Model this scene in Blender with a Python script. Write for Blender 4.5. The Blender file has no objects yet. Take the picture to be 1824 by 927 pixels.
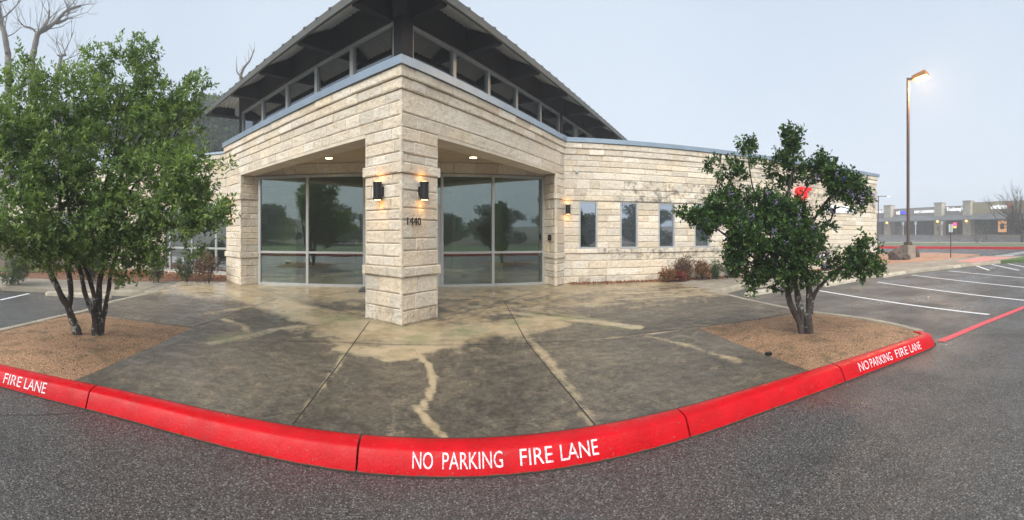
import bpy, bmesh, math, random
import numpy as np
from math import sin, cos, tan, radians, pi, hypot, atan2
from mathutils import Vector, noise
S = bpy.context.scene
COL = S.collection
# ------------------------------------------------------------------ camera (swept-panorama lens), sky, sun, exposure
EYE = 1.6
cam = bpy.data.cameras.new('camera')
cam.type = 'PANO'
cam.panorama_type = 'CENTRAL_CYLINDRICAL'
cam.central_cylindrical_radius = 1.0
cam.central_cylindrical_range_u_min = -711.6/750
cam.central_cylindrical_range_u_max = 1112.4/750
cam.central_cylindrical_range_v_min = -510.6/750
cam.central_cylindrical_range_v_max = 416.4/750
cam.clip_start = 0.05
cam.clip_end = 2000
co = bpy.data.objects.new('camera', cam); COL.objects.link(co)
co.location = (0, 0, EYE); co.rotation_euler = (pi/2, 0, 0)
S.camera = co
SUN_EL, SUN_AZ = radians(42), radians(-150)      # azimuth clockwise from +Y: behind the viewer, to the left
w = bpy.data.worlds.new('World'); S.world = w; w.use_nodes = True
wn = w.node_tree; wn.nodes.clear()
_o = wn.nodes.new('ShaderNodeOutputWorld'); _b = wn.nodes.new('ShaderNodeBackground')
_s = wn.nodes.new('ShaderNodeTexSky'); _s.sky_type = 'NISHITA'; _s.sun_disc = False
_s.sun_elevation = SUN_EL; _s.sun_rotation = SUN_AZ; _s.air_density = 1.0; _s.dust_density = 4.0; _s.ozone_density = 1.0
_h = wn.nodes.new('ShaderNodeHueSaturation'); _h.inputs['Saturation'].default_value = 0.35
_m = wn.nodes.new('ShaderNodeMix'); _m.data_type = 'RGBA'; _m.inputs[0].default_value = 0.78
wn.links.new(_s.outputs[0], _h.inputs['Color']); wn.links.new(_h.outputs[0], _m.inputs[6])
_m.inputs[7].default_value = (4.3, 5.45, 7.0, 1)   # the even grey-blue cloud layer
_tc = wn.nodes.new('ShaderNodeTexCoord'); _n = wn.nodes.new('ShaderNodeTexNoise'); _n.inputs['Scale'].default_value = 1.1; _n.inputs['Detail'].default_value = 5
_r = wn.nodes.new('ShaderNodeValToRGB'); _r.color_ramp.elements[0].position = .35; _r.color_ramp.elements[0].color = (3.95, 4.75, 5.75, 1); _r.color_ramp.elements[1].position = .65; _r.color_ramp.elements[1].color = (4.6, 5.35, 6.25, 1)
wn.links.new(_tc.outputs['Generated'], _n.inputs['Vector']); wn.links.new(_n.outputs[0], _r.inputs[0]); wn.links.new(_r.outputs[0], _m.inputs[7])
wn.links.new(_m.outputs[2], _b.inputs[0]); _b.inputs[1].default_value = 0.1
wn.links.new(_b.outputs[0], _o.inputs[0])
sl = bpy.data.lights.new('sun', 'SUN'); sl.energy = 2.9; sl.angle = radians(50); sl.color = (1, .96, .9)
so = bpy.data.objects.new('sun', sl); COL.objects.link(so)
_d = Vector((sin(SUN_AZ)*cos(SUN_EL), cos(SUN_AZ)*cos(SUN_EL), sin(SUN_EL)))
so.rotation_euler = _d.to_track_quat('Z', 'Y').to_euler(); so.location = (-10, -20, 30)
S.view_settings.view_transform = 'Standard'; S.view_settings.look = 'None'
S.view_settings.exposure = 0.75; S.view_settings.gamma = 1.0
S.cycles.use_denoising = True
S.cycles.max_bounces = 8; S.cycles.volume_bounces = 1; S.cycles.transparent_max_bounces = 16

# ------------------------------------------------------------------ helpers
R = random.Random(7)
def az(px): return (px-711.6)/750
def G(px, py, z=.15):
    d = 750*(EYE-z)/(py-416.4); a = az(px); return (d*sin(a), d*cos(a))
def P3(px, py, d):
    a = az(px); return Vector((d*sin(a), d*cos(a), EYE+(416.4-py)/750*d))
def on_line(px, P, ang):
    a = az(px); u = (sin(ang), cos(ang)); wv = (sin(a), cos(a))
    det = -wv[0]*u[1]+u[0]*wv[1]
    t = (wv[0]*P[1]-wv[1]*P[0])/det if det else 0
    return t
def tag(o, label=None, cat=None, group=None, kind=None):
    if label: o['label'] = label
    if cat: o['category'] = cat
    if group: o['group'] = group
    if kind: o['kind'] = kind
    return o
def thing(name, label, cat, loc=(0, 0, 0), group=None):
    o = bpy.data.objects.new(name, None); COL.objects.link(o); o.location = loc
    o.empty_display_size = .2
    return tag(o, label, cat, group)
def rootloc(p):
    v = Vector((0, 0, 0))
    while p: v += Vector(p.location); p = p.parent
    return v
def finish(name, me, m, parent, origin=None):
    if m:
        for x in (m if isinstance(m, (list, tuple)) else [m]): me.materials.append(x)
    o = bpy.data.objects.new(name, me); COL.objects.link(o)
    off = rootloc(parent) if parent else Vector(origin or (0, 0, 0))
    if off.length: me.transform(__import__('mathutils').Matrix.Translation(-off))
    if parent: o.parent = parent
    elif origin: o.location = origin
    return o
def obj(name, bm, m, parent=None, smooth=False, origin=None):
    me = bpy.data.meshes.new(name)
    bmesh.ops.recalc_face_normals(bm, faces=bm.faces)
    bm.to_mesh(me); bm.free()
    if smooth:
        me.polygons.foreach_set('use_smooth', [True]*len(me.polygons))
    return finish(name, me, m, parent, origin)
def struct(name, bm, m, smooth=False): return tag(obj(name, bm, m, None, smooth), kind='structure')
def B(): return bmesh.new()
def prism(bm, pts, z0, z1, mi=0):
    n = len(pts)
    a = [bm.verts.new((p[0], p[1], z0)) for p in pts]; b = [bm.verts.new((p[0], p[1], z1)) for p in pts]
    fs = [bm.faces.new(b), bm.faces.new(a[::-1])]
    for i in range(n):
        j = (i+1) % n; fs.append(bm.faces.new((a[i], a[j], b[j], b[i])))
    for f in fs: f.material_index = mi
    return fs
def hexa(bm, v):  # 8 points: bottom ring 0-3, top ring 4-7
    vs = [bm.verts.new(p) for p in v]
    for q in ((0, 3, 2, 1), (4, 5, 6, 7), (0, 1, 5, 4), (1, 2, 6, 5), (2, 3, 7, 6), (3, 0, 4, 7)):
        bm.faces.new([vs[i] for i in q])
def box(bm, c, s, rz=0, rx=0):
    vs = []
    for z in (-.5, .5):
        for x, y in ((-.5, -.5), (.5, -.5), (.5, .5), (-.5, .5)):
            v = Vector((x*s[0], y*s[1], z*s[2]))
            if rx: v = Vector((v.x, v.y*cos(rx)-v.z*sin(rx), v.y*sin(rx)+v.z*cos(rx)))
            vs.append((c[0]+v.x*cos(rz)-v.y*sin(rz), c[1]+v.x*sin(rz)+v.y*cos(rz), c[2]+v.z))
    hexa(bm, vs)
def bar(bm, p, q, wd, th, up=(0, 0, 1)):
    p, q = Vector(p), Vector(q); d = (q-p).normalized(); u = Vector(up)
    s = d.cross(u).normalized()*wd/2; t = s.cross(d).normalized()*th/2
    hexa(bm, [p-s-t, p+s-t, p+s+t, p-s+t, q-s-t, q+s-t, q+s+t, q-s+t])
def tube(bm, pts, rad, n=8, wob=0, seed=0):
    pts = [Vector(p) for p in pts]
    if len(pts) < 2: return
    rings = []; prev = None
    for i, p in enumerate(pts):
        d = (pts[min(i+1, len(pts)-1)]-pts[max(i-1, 0)])
        if d.length < 1e-6: d = Vector((0, 0, 1))
        d.normalize()
        if prev is None:
            a = Vector((1, 0, 0)) if abs(d.x) < .8 else Vector((0, 1, 0))
            s = d.cross(a).normalized()
        else:
            s = (prev-d*prev.dot(d)).normalized()
        prev = s; t = d.cross(s)
        r = rad[i] if isinstance(rad, (list, tuple)) else rad
        ring = []
        for k in range(n):
            a = 2*pi*k/n
            rr = r*(1+wob*noise.noise(Vector((p.x*6+seed, p.y*6+k*.7, p.z*5))))
            ring.append(bm.verts.new(p+(s*cos(a)+t*sin(a))*rr))
        rings.append(ring)
    for a, b in zip(rings, rings[1:]):
        for k in range(n):
            bm.faces.new((a[k], a[(k+1) % n], b[(k+1) % n], b[k]))
    bm.faces.new(rings[0][::-1]); bm.faces.new(rings[-1])
def spline(pts, k=5):
    pts = [Vector(p) for p in pts]; out = []
    for i in range(len(pts)-1):
        p0, p1, p2, p3 = pts[max(i-1, 0)], pts[i], pts[i+1], pts[min(i+2, len(pts)-1)]
        for j in range(k):
            t = j/k
            out.append(.5*((2*p1)+(p2-p0)*t+(2*p0-5*p1+4*p2-p3)*t*t+(3*p1-p0-3*p2+p3)*t**3))
    out.append(pts[-1]); return out
def lathe(bm, c, prof, n=20):
    rings = [[bm.verts.new((c[0]+r*cos(2*pi*k/n), c[1]+r*sin(2*pi*k/n), c[2]+z)) for k in range(n)] for r, z in prof]
    for a, b in zip(rings, rings[1:]):
        for k in range(n): bm.faces.new((a[k], a[(k+1) % n], b[(k+1) % n], b[k]))
    bm.faces.new(rings[0][::-1]); bm.faces.new(rings[-1])
def copy_tree(o, parent=None):
    c = o.copy(); COL.objects.link(c)
    if parent: c.parent = parent
    for ch in list(o.children): copy_tree(ch, c)
    return c

# ------------------------------------------------------------------ materials
class NT:
    def __init__(s, name):
        s.m = bpy.data.materials.new(name); s.m.use_nodes = True; s.t = s.m.node_tree
        s.n = s.t.nodes; s.b = s.n['Principled BSDF']; s.co = s.n.new('ShaderNodeTexCoord')
        s.pos = s.co.outputs['Object']
    def world(s):
        g = s.n.new('ShaderNodeNewGeometry'); s.pos = g.outputs['Position']; return s
    def link(s, a, b): s.t.links.new(a, b)
    def mapping(s, scale, vec=None, rot=(0, 0, 0)):
        m = s.n.new('ShaderNodeMapping'); m.inputs['Scale'].default_value = scale; m.inputs['Rotation'].default_value = rot
        s.link(vec or s.pos, m.inputs['Vector']); return m.outputs[0]
    def noise(s, sc, det=4, rough=.55, vec=None, dist=0):
        n = s.n.new('ShaderNodeTexNoise'); n.inputs['Scale'].default_value = sc; n.inputs['Detail'].default_value = det
        n.inputs['Roughness'].default_value = rough; n.inputs['Distortion'].default_value = dist
        s.link(vec or s.pos, n.inputs['Vector']); return n.outputs[0]
    def vor(s, sc, feat='F1', out='Distance', vec=None):
        n = s.n.new('ShaderNodeTexVoronoi'); n.feature = feat; n.inputs['Scale'].default_value = sc
        s.link(vec or s.pos, n.inputs['Vector']); return n.outputs[out]
    def ramp(s, f, stops):
        r = s.n.new('ShaderNodeValToRGB'); s.link(f, r.inputs[0]); e = r.color_ramp.elements
        while len(e) < len(stops): e.new(.5)
        for i, (p, c) in enumerate(stops):
            e[i].position = p; e[i].color = (c, c, c, 1) if isinstance(c, (int, float)) else (*c, 1)
        return r.outputs[0]
    def mix(s, f, a, b, mode='MIX'):
        m = s.n.new('ShaderNodeMix'); m.data_type = 'RGBA'; m.blend_type = mode
        for i, v in ((0, f), (6, a), (7, b)):
            if isinstance(v, (int, float)): m.inputs[i].default_value = v if i == 0 else (v, v, v, 1)
            elif isinstance(v, tuple): m.inputs[i].default_value = (*v, 1)
            else: s.link(v, m.inputs[i])
        return m.outputs[2]
    def math(s, op, a, b=0, clamp=False):
        m = s.n.new('ShaderNodeMath'); m.operation = op; m.use_clamp = clamp
        for i, v in ((0, a), (1, b)):
            if isinstance(v, (int, float)): m.inputs[i].default_value = v
            else: s.link(v, m.inputs[i])
        return m.outputs[0]
    def attr(s, name, out='Color'):
        a = s.n.new('ShaderNodeAttribute'); a.attribute_name = name; return a.outputs[out]
    def bump(s, h, st=.3, dist=.02):
        b = s.n.new('ShaderNodeBump'); b.inputs['Strength'].default_value = st; b.inputs['Distance'].default_value = dist
        s.link(h, b.inputs['Height']); s.link(b.outputs[0], s.b.inputs['Normal'])
    def set(s, col=None, rough=None, metal=0, spec=None):
        if col is not None:
            if isinstance(col, tuple): s.b.inputs['Base Color'].default_value = (*col, 1)
            else: s.link(col, s.b.inputs['Base Color'])
        if rough is not None:
            if isinstance(rough, (int, float)): s.b.inputs['Roughness'].default_value = rough
            else: s.link(rough, s.b.inputs['Roughness'])
        s.b.inputs['Metallic'].default_value = metal
        if spec is not None: s.b.inputs['Specular IOR Level'].default_value = spec
        return s
def simple(name, c, rough=.5, metal=0, var=.12, sc=6, bump=0):
    m = NT(name); n = m.noise(sc, 4)
    k = m.ramp(n, [(.3, 1-var), (.7, 1+var*.4)])
    m.set(m.mix(1.0, c, k, 'MULTIPLY'), rough, metal)
    if bump: m.bump(m.noise(sc*12, 3), bump, .01)
    return m.m
def emit(name, c, st):
    m = NT(name); m.b.inputs['Base Color'].default_value = (0.02, .02, .02, 1)
    m.b.inputs['Emission Color'].default_value = (*c, 1); m.b.inputs['Emission Strength'].default_value = st
    m.set(m.mix(1.0, c, m.ramp(m.noise(5, 2), [(.3, .3), (.7, .4)]), 'MULTIPLY'), .5); return m.m

def mk_asphalt():
    m = NT('asphalt').world()
    big = m.noise(.35, 5, .6); mid = m.noise(6, 4, .6); fine = m.noise(140, 3, .7)
    st = m.vor(70, out='Color'); sd = m.vor(70); s2 = m.vor(28, out='Color')
    sep = m.n.new('ShaderNodeSeparateColor'); m.link(st, sep.inputs[0])
    speck = m.math('MULTIPLY', m.ramp(sep.outputs[0], [(.55, 0), (1.0, 1)]), m.ramp(sd, [(.25, 1), (.6, 0)]))
    base = m.mix(m.math('MULTIPLY', m.math('ADD', sep.outputs[1], fine), .5), (.008, .007, .006), (.078, .073, .067))
    base = m.mix(1.0, base, m.ramp(big, [(.3, .72), (.7, 1.2)]), 'MULTIPLY')
    base = m.mix(1.0, base, m.ramp(mid, [(.3, .85), (.7, 1.1)]), 'MULTIPLY')
    sp2 = m.n.new('ShaderNodeSeparateColor'); m.link(m.vor(120, out='Color'), sp2.inputs[0])
    col = m.mix(m.ramp(sp2.outputs[0], [(.5, 0), (1, .6)]), base, (.17, .165, .155))
    col = m.mix(speck, col, (.25, .24, .225))
    col = m.mix(m.ramp(s2, [(.0, 0), (1, .25)]), col, (.02, .02, .019))
    crack = m.math('MULTIPLY', m.ramp(m.vor(.42, 'DISTANCE_TO_EDGE', vec=m.mix(.12, m.pos, m.noise(2.2, 5))), [(0, 1), (.006, 0)]), m.ramp(m.noise(.25, 2), [(.5, 0), (.56, 1)]))
    oil = m.math('MULTIPLY', m.ramp(m.noise(.9, 3, .5), [(.60, 0), (.72, .6)]), m.ramp(m.noise(7, 5), [(.35, .3), (.6, 1)]))
    col = m.mix(oil, col, (.022, .021, .020))
    col = m.mix(crack, col, (.014, .013, .012))
    m.set(col, m.ramp(m.noise(.8, 4), [(.35, .25), (.65, .7)]))
    h = m.math('ADD', m.math('MULTIPLY', sd, -1), fine)
    m.bump(h, .55, .006); return m.m
def mk_concrete(stain):
    m = NT('concrete' + ('_apron' if stain else '')).world()
    big = m.noise(.7, 6, .62); mid = m.noise(3.2, 8, .68, dist=.3); fine = m.noise(60, 4, .7)
    if stain:
        pat = m.math('ADD', m.math('MULTIPLY', big, .21), m.math('ADD', m.math('MULTIPLY', m.noise(6.5, 14, .84), .45), m.math('MULTIPLY', m.noise(26, 6, .85, vec=m.mapping((1, 1.6, 1))), .34)))
        dark = m.ramp(pat, [(.42, (.028, .024, .018)), (.475, (.064, .053, .038)), (.52, (.112, .091, .063)), (.59, (.23, .18, .12))])
        tan_ = m.ramp(m.noise(1.4, 8, .7), [(.36, (.25, .19, .095)), (.5, (.43, .325, .20)), (.62, (.36, .305, .175))])
        a = m.attr('stain', 'Fac')
        f = m.math('ADD', a, m.math('MULTIPLY', m.math('SUBTRACT', m.noise(3.2, 12, .74), .5), 2.3))
        f = m.ramp(f, [(.27, 0), (.48, .55), (.80, 1)])
        col = m.mix(f, dark, tan_)
        sk = m.math('MULTIPLY', m.attr('streak', 'Fac'), m.ramp(m.noise(9, 6, .7), [(.3, .55), (.55, 1)]))
        col = m.mix(m.ramp(sk, [(.3, 0), (.75, .95)]), col, (.40, .32, .20))
        alg = m.attr('algae', 'Fac')
        col = m.mix(m.math('MULTIPLY', alg, m.ramp(m.noise(2.4, 6), [(.42, 0), (.62, .8)])), col, (.17, .175, .07))
        rough = m.mix(f, m.ramp(mid, [(.35, .32), (.65, .68)]), m.ramp(m.noise(1.6, 4), [(.35, .16), (.65, .5)]))
        puddle = m.attr('puddle', 'Fac')
        rough = m.mix(puddle, rough, .08)
        col = m.mix(m.math('MULTIPLY', puddle, .45), col, (.13, .09, .05))
        scr = m.ramp(m.vor(1.1, 'DISTANCE_TO_EDGE', vec=m.mix(.3, m.pos, m.noise(1.3, 3))), [(0, .35), (.01, 0)])
        col = m.mix(m.math('MULTIPLY', scr, m.ramp(m.noise(.9, 2), [(.5, 0), (.6, 1)])), col, (.25, .22, .17))
        m.set(col, rough)
    else:
        c = m.ramp(mid, [(.3, (.19, .165, .13)), (.55, (.27, .235, .185)), (.75, (.34, .30, .24))])
        c = m.mix(1.0, c, m.ramp(big, [(.3, .7), (.65, 1.1)]), 'MULTIPLY')
        m.set(c, .7)
    m.bump(m.math('ADD', fine, m.math('MULTIPLY', mid, .6)), .35, .004); return m.m
def mk_stone():
    m = NT('limestone').world()
    c = m.attr('tone'); n1 = m.noise(2.6, 5, .6); n2 = m.noise(14, 6, .7); n3 = m.noise(45, 4, .7)
    c = m.mix(1.0, c, m.ramp(n2, [(.3, .80), (.55, 1.0), (.75, 1.08)]), 'MULTIPLY')
    c = m.mix(m.math('MULTIPLY', m.ramp(m.noise(5, 6, .7), [(.56, 0), (.68, .5)]), 1), c, (.52, .36, .18))
    c = m.mix(m.ramp(m.noise(9, 7, .75), [(.62, 0), (.74, .45)]), c, (.22, .19, .15))
    # weather stains running under the ledges, at fixed places on the stone
    a = m.attr('weather', 'Fac')
    f = m.math('MULTIPLY', a, m.ramp(m.noise(3.4, 9, .78), [(.47, 0), (.60, .85)]))
    c = m.mix(f, c, (.10, .09, .075))
    m.set(c, .85)
    m.bump(m.math('ADD', m.math('ADD', n2, m.math('MULTIPLY', m.noise(6, 3), 1.2)), m.math('MULTIPLY', n3, .4)), 1.0, .034); return m.m
def mk_glass(name, tint, refl):
    m = NT(name); m.n.remove(m.b)
    tr = m.n.new('ShaderNodeBsdfTransparent'); tr.inputs[0].default_value = (*tint, 1)
    gl = m.n.new('ShaderNodeBsdfGlossy'); gl.inputs['Roughness'].default_value = .008; gl.inputs[0].default_value = (.86, .92, 1.0, 1)
    bp = m.n.new('ShaderNodeBump'); bp.inputs['Strength'].default_value = .06; bp.inputs['Distance'].default_value = .02
    m.link(m.noise(.9, 2), bp.inputs['Height']); m.link(bp.outputs[0], gl.inputs['Normal'])
    fr = m.n.new('ShaderNodeFresnel'); fr.inputs[0].default_value = 1.55
    f = m.math('ADD', fr.outputs[0], refl, True)
    mx = m.n.new('ShaderNodeMixShader'); m.link(f, mx.inputs[0]); m.link(tr.outputs[0], mx.inputs[1]); m.link(gl.outputs[0], mx.inputs[2])
    m.link(mx.outputs[0], m.n['Material Output'].inputs[0]); return m.m
def mk_leaf(name, trans=.35, rough=.42):
    m = NT(name); c = m.attr('tone')
    m.set(c, rough, spec=.35)
    tl = m.n.new('ShaderNodeBsdfTranslucent'); m.link(m.mix(1.0, c, (1.25, 1.3, .6), 'MULTIPLY'), tl.inputs[0])
    mx = m.n.new('ShaderNodeMixShader'); mx.inputs[0].default_value = trans
    m.link(m.b.outputs[0], mx.inputs[1]); m.link(tl.outputs[0], mx.inputs[2]); m.link(mx.outputs[0], m.n['Material Output'].inputs[0]); return m.m
def mk_bark(name, a, b, lich):
    m = NT(name).world(); n = m.noise(9, 6, .7, vec=m.mapping((1, 1, .35)))
    c = m.mix(m.ramp(n, [(.35, 0), (.65, 1)]), a, b)
    c = m.mix(m.ramp(m.noise(11, 5, .7), [(.56, 0), (.64, lich)]), c, (.42, .46, .42))
    m.set(c, .9); m.bump(m.noise(28, 6, .7, vec=m.mapping((1, 1, .3))), 1.0, .03); return m.m
def mk_granite(name, c0, c1, c2, dirt=1):
    m = NT(name).world(); v = m.vor(120, out='Color'); sp = m.n.new('ShaderNodeSeparateColor'); m.link(v, sp.inputs[0])
    c = m.ramp(sp.outputs[0], [(.0, c0), (.5, c1), (.95, c2)])
    d = m.math('MULTIPLY', m.ramp(m.noise(3.5, 7, .7), [(.5, 0), (.66, .7)]), dirt)
    c = m.mix(d, c, (.085, .07, .035))
    c = m.mix(1.0, c, m.ramp(m.noise(1.1, 4), [(.3, .8), (.7, 1.15)]), 'MULTIPLY')
    m.set(c, .92); m.bump(m.math('ADD', m.vor(85), m.noise(14, 4)), .9, .012); return m.m
def mk_red():
    m = NT('red_kerb_paint').world()
    c = m.mix(m.ramp(m.noise(4, 6, .65), [(.35, 0), (.7, 1)]), (.42, .0006, .004), (.56, .001, .007))
    g = m.n.new('ShaderNodeSeparateXYZ'); m.link(m.pos, g.inputs[0])
    low = m.math('ADD', m.math('MULTIPLY', g.outputs[2], -28), m.math('ADD', m.noise(16, 6, .7), .22))
    c = m.mix(m.ramp(low, [(.45, 0), (.7, .9)]), c, (.12, .07, .05))
    c = m.mix(m.ramp(m.noise(38, 5, .7), [(.63, 0), (.67, .85)]), c, (.26, .10, .08))
    c = m.mix(m.math('MULTIPLY', m.ramp(m.noise(3, 10, .85), [(.56, 0), (.66, .5)]), 1), c, (.24, .02, .02))
    m.set(c, m.ramp(m.noise(7, 4), [(.3, .22), (.7, .5)]), spec=.2); m.bump(m.noise(55, 5, .7), .5, .005); return m.m
def mk_paint(name, c, wear=.5, under=(.06, .06, .06)):
    m = NT(name).world(); f = m.ramp(m.noise(40, 5, .75), [(.36, 1), (.36+.2*wear, 0)])
    m.set(m.mix(m.math('MULTIPLY', f, wear), c, under), .6); m.bump(m.noise(140, 3), .4, .004); return m.m
M = dict(
    asphalt=mk_asphalt(), apron=mk_concrete(True), conc=mk_concrete(False), stone=mk_stone(),
    mortar=simple('mortar', (.30, .25, .18), .9), cast=simple('cast_stone_trim', (.60, .53, .42), .8, var=.15, sc=3, bump=.3),
    coping=simple('blue_grey_metal_coping', (.30, .37, .44), .35, .55, .15, 2), roofm=simple('grey_roof_metal', (.17, .18, .17), .4, .6, .2, 3),
    soffit=simple('galvanised_soffit', (.90, .88, .80), .45, .3, .12, 5), dark=simple('dark_bronze_steel', (.010, .009, .012), .6, .0, .3, 4),
    alu=simple('aluminium_frame', (.50, .51, .50), .4, .5, .08, 5), plaster=simple('tan_portico_ceiling', (.50, .40, .26), .85, 0, .1, 2),
    inner=simple('interior_wall', (.74, .70, .54), .8), floor=simple('interior_floor', (.10, .09, .08), .4, 0, .2, 4),
    glass=mk_glass('storefront_glass', (.68, .78, .58), .15), glass2=mk_glass('window_glass', (.10, .13, .17), .55), glass3=mk_glass('clerestory_glass', (.62, .60, .50), .16),
    black=simple('black_metal', (.012, .011, .013), .45, .3, .2, 8), red=mk_red(), white=mk_paint('white_stencil_paint', (.72, .69, .71), .8, (.55, .03, .05)),
    stripe=mk_paint('white_line_paint', (.72, .73, .74), .7), redline=mk_paint('red_line_paint', (.62, .06, .08), .55),
    granite=mk_granite('decomposed_granite', (.15, .075, .035), (.31, .165, .082), (.50, .33, .20)),
    granite2=mk_granite('pink_gravel', (.30, .15, .09), (.40, .22, .14), (.48, .31, .22), .5),
    mulch=mk_granite('leaf_mulch', (.06, .03, .02), (.20, .085, .045), (.34, .17, .09), .8),
    leafA=mk_leaf('leaf'), bark=mk_bark('bark', (.022, .016, .013), (.075, .058, .05), .75), palebark=mk_bark('pale_bark', (.12, .10, .085), (.24, .21, .18), .4),
    grass=simple('grass', (.07, .13, .03), .9, 0, .35, 5, .8), earth=simple('dry_ground', (.10, .09, .05), .95, 0, .3, .8, .6),
    boulder=simple('boulder_stone', (.09, .07, .06), .95, 0, .5, 5, 1.0), kerbgrey=simple('grey_kerb', (.33, .29, .22), .8, 0, .3, 3, .6),
    stop=simple('wheel_stop_concrete', (.50, .45, .35), .85, 0, .3, 5, .6), pole=simple('bronze_pole', (.09, .055, .045), .5, .2, .2, 3),
    lampface=emit('sodium_lamp', (1.0, .52, .10), 30), sconce=emit('sconce_bulb', (1.0, .42, .10), 14), down=emit('recessed_lamp', (1.0, .80, .42), 6),
    mallwall=simple('mall_grey_stucco', (.30, .28, .25), .9), malltan=simple('mall_tan_stucco', (.36, .31, .20), .9), mallroof=simple('mall_metal_canopy', (.16, .17, .18), .45, .3, .2, .8),
    mallglass=simple('mall_dark_glass', (.035, .04, .045), .12, 0, .3, .5), mallstone=simple('mall_limestone', (.46, .42, .34), .9, 0, .25, 1.5, .4),
    litwhite=emit('lit_white_letters', (.92, .97, 1.0), .75), litred=emit('lit_red_letters', (1.0, .004, .01), .75), litblue=emit('lit_blue_sign', (.03, .04, .9), .9),
    litamber=emit('lit_amber', (1.0, .6, .12), 4), litwarm=emit('lit_warm_window', (1.0, .5, .2), .4), pink=simple('pink_tactile_paving', (.50, .22, .19), .85, 0, .15, 3, .4),
    wallbeige=simple('beige_garden_wall', (.26, .22, .17), .9, 0, .25, 1.5, .4), blossom=simple('blossom', (.24, .15, .40), .7, 0, .3, 30),
    signback=simple('sign_face', (.50, .58, .56), .5, .2),
)

# ------------------------------------------------------------------ ground, road, pavements
def grid_sheet(name, x0, x1, y0, y1, st, zf, m):
    bm = B(); nx = int((x1-x0)/st); ny = int((y1-y0)/st)
    vs = [[bm.verts.new((x0+i*st, y0+j*st, zf(x0+i*st, y0+j*st))) for j in range(ny+1)] for i in range(nx+1)]
    for i in range(nx):
        for j in range(ny): bm.faces.new((vs[i][j], vs[i+1][j], vs[i+1][j+1], vs[i][j+1]))
    return struct(name, bm, m, True)
def terr(x, y):
    z = 0
    if x > 44: z = min((x-44)/22, 1.0)*1.32
    # wooded rise behind and to the left of the building
    h = max(0, (-x-14)*.12) + max(0, (y-24)*.24)*max(0, min(1, (40-x)/40))
    return z + min(h, 17) + min(max(0, (-y-45)*.06), 4)
grid_sheet('ground', -160, 300, -150, 250, 5, lambda x, y: terr(x, y)-.03, M['earth'])
bm = B(); prism(bm, [(-30, -22), (44, -22), (44, 60), (19, 12), (-5, 12), (-5, 9.5), (-13, 7), (-30, 5)], -.02, 0.0)
struct('parking_lot', bm, M['asphalt'])
bm = B()
for xa, xb in ((48, 66),):
    v = [bm.verts.new(p) for p in ((51, -60, terr(51, 0)+.02), (66, -60, terr(66, 0)+.02), (66, 20, 1.34), (82, 62, 1.34), (51, 62, terr(51, 0)+.02))]
    bm.faces.new(v)
struct('mall_parking_lot', bm, M['asphalt'])

# stain map for the entrance apron
def seg_d(x, y, a, b):
    ax, ay = a; bx, by = b; dx, dy = bx-ax, by-ay; L = dx*dx+dy*dy
    t = np.clip(((x-ax)*dx+(y-ay)*dy)/L, 0, 1)
    return np.hypot(x-ax-t*dx, y-ay-t*dy)
def poly_d(x, y, pts):
    return np.min([seg_d(x, y, a, b) for a, b in zip(pts, pts[1:])], axis=0)
def inside(x, y, poly):
    r = np.zeros(x.shape, bool); n = len(poly)
    for i in range(n):
        (x1, y1), (x2, y2) = poly[i], poly[(i+1) % n]
        c = ((y1 > y) != (y2 > y)); xi = (x2-x1)*(y-y1)/((y2-y1) or 1e-9)+x1
        r ^= c & (x < xi)
    return r
KB = [(-5.7, 1.85), (-4.5, 2.25), (-3.56, 2.56), (-2.45, 2.84), (-1.5, 2.89), (-.27, 2.80), (.92, 2.67), (2.08, 2.54), (3.0, 2.42), (3.98, 2.21), (4.86, 1.98), (5.50, 1.80), (5.75, 1.77), (5.93, 1.86), (6.03, 2.05)]
KB = [(p.x, p.y) for p in spline([(a, b, 0) for a, b in KB], 6)]
def offset_path(path, d):
    out = []
    for i, p in enumerate(path):
        a = path[max(i-1, 0)]; b = path[min(i+1, len(path)-1)]
        t = (b[0]-a[0], b[1]-a[1]); L = hypot(*t); out.append((p[0]-t[1]/L*d, p[1]+t[0]/L*d))
    return out
KBK = offset_path(KB, .215)
def cut_path(path, xa, xb):
    out = []
    for a, b in zip(path, path[1:]):
        for xc in (xa, xb):
            if a[0] < xc < b[0] and xc == xa: out.append((xc, a[1]+(b[1]-a[1])*(xc-a[0])/(b[0]-a[0])))
        if xa < b[0] < xb: out.append(b)
        if a[0] < xb <= b[0]: out.append((xb, a[1]+(b[1]-a[1])*(xb-a[0])/(b[0]-a[0]))); break
    return out
APRON = cut_path(offset_path(KB, .2), -2.90, 3.68) + [(4.23, 4.97), (6.42, 4.51), (6.9, 6.39), (7.27, 7.85), (7.6, 10.3), (7.6, 14), (-6, 14), (-6.3, 10.9), (-5.78, 8.95), (-5.62, 7.0), (-5.35, 5.72), (-3.07, 5.76)]
st = .05
xs = np.arange(-6.6, 7.9, st); ys = np.arange(2.4, 14.1, st)
bm = B()
X, Y = np.meshgrid((xs[:-1]+xs[1:])/2, (ys[:-1]+ys[1:])/2, indexing='ij')
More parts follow.
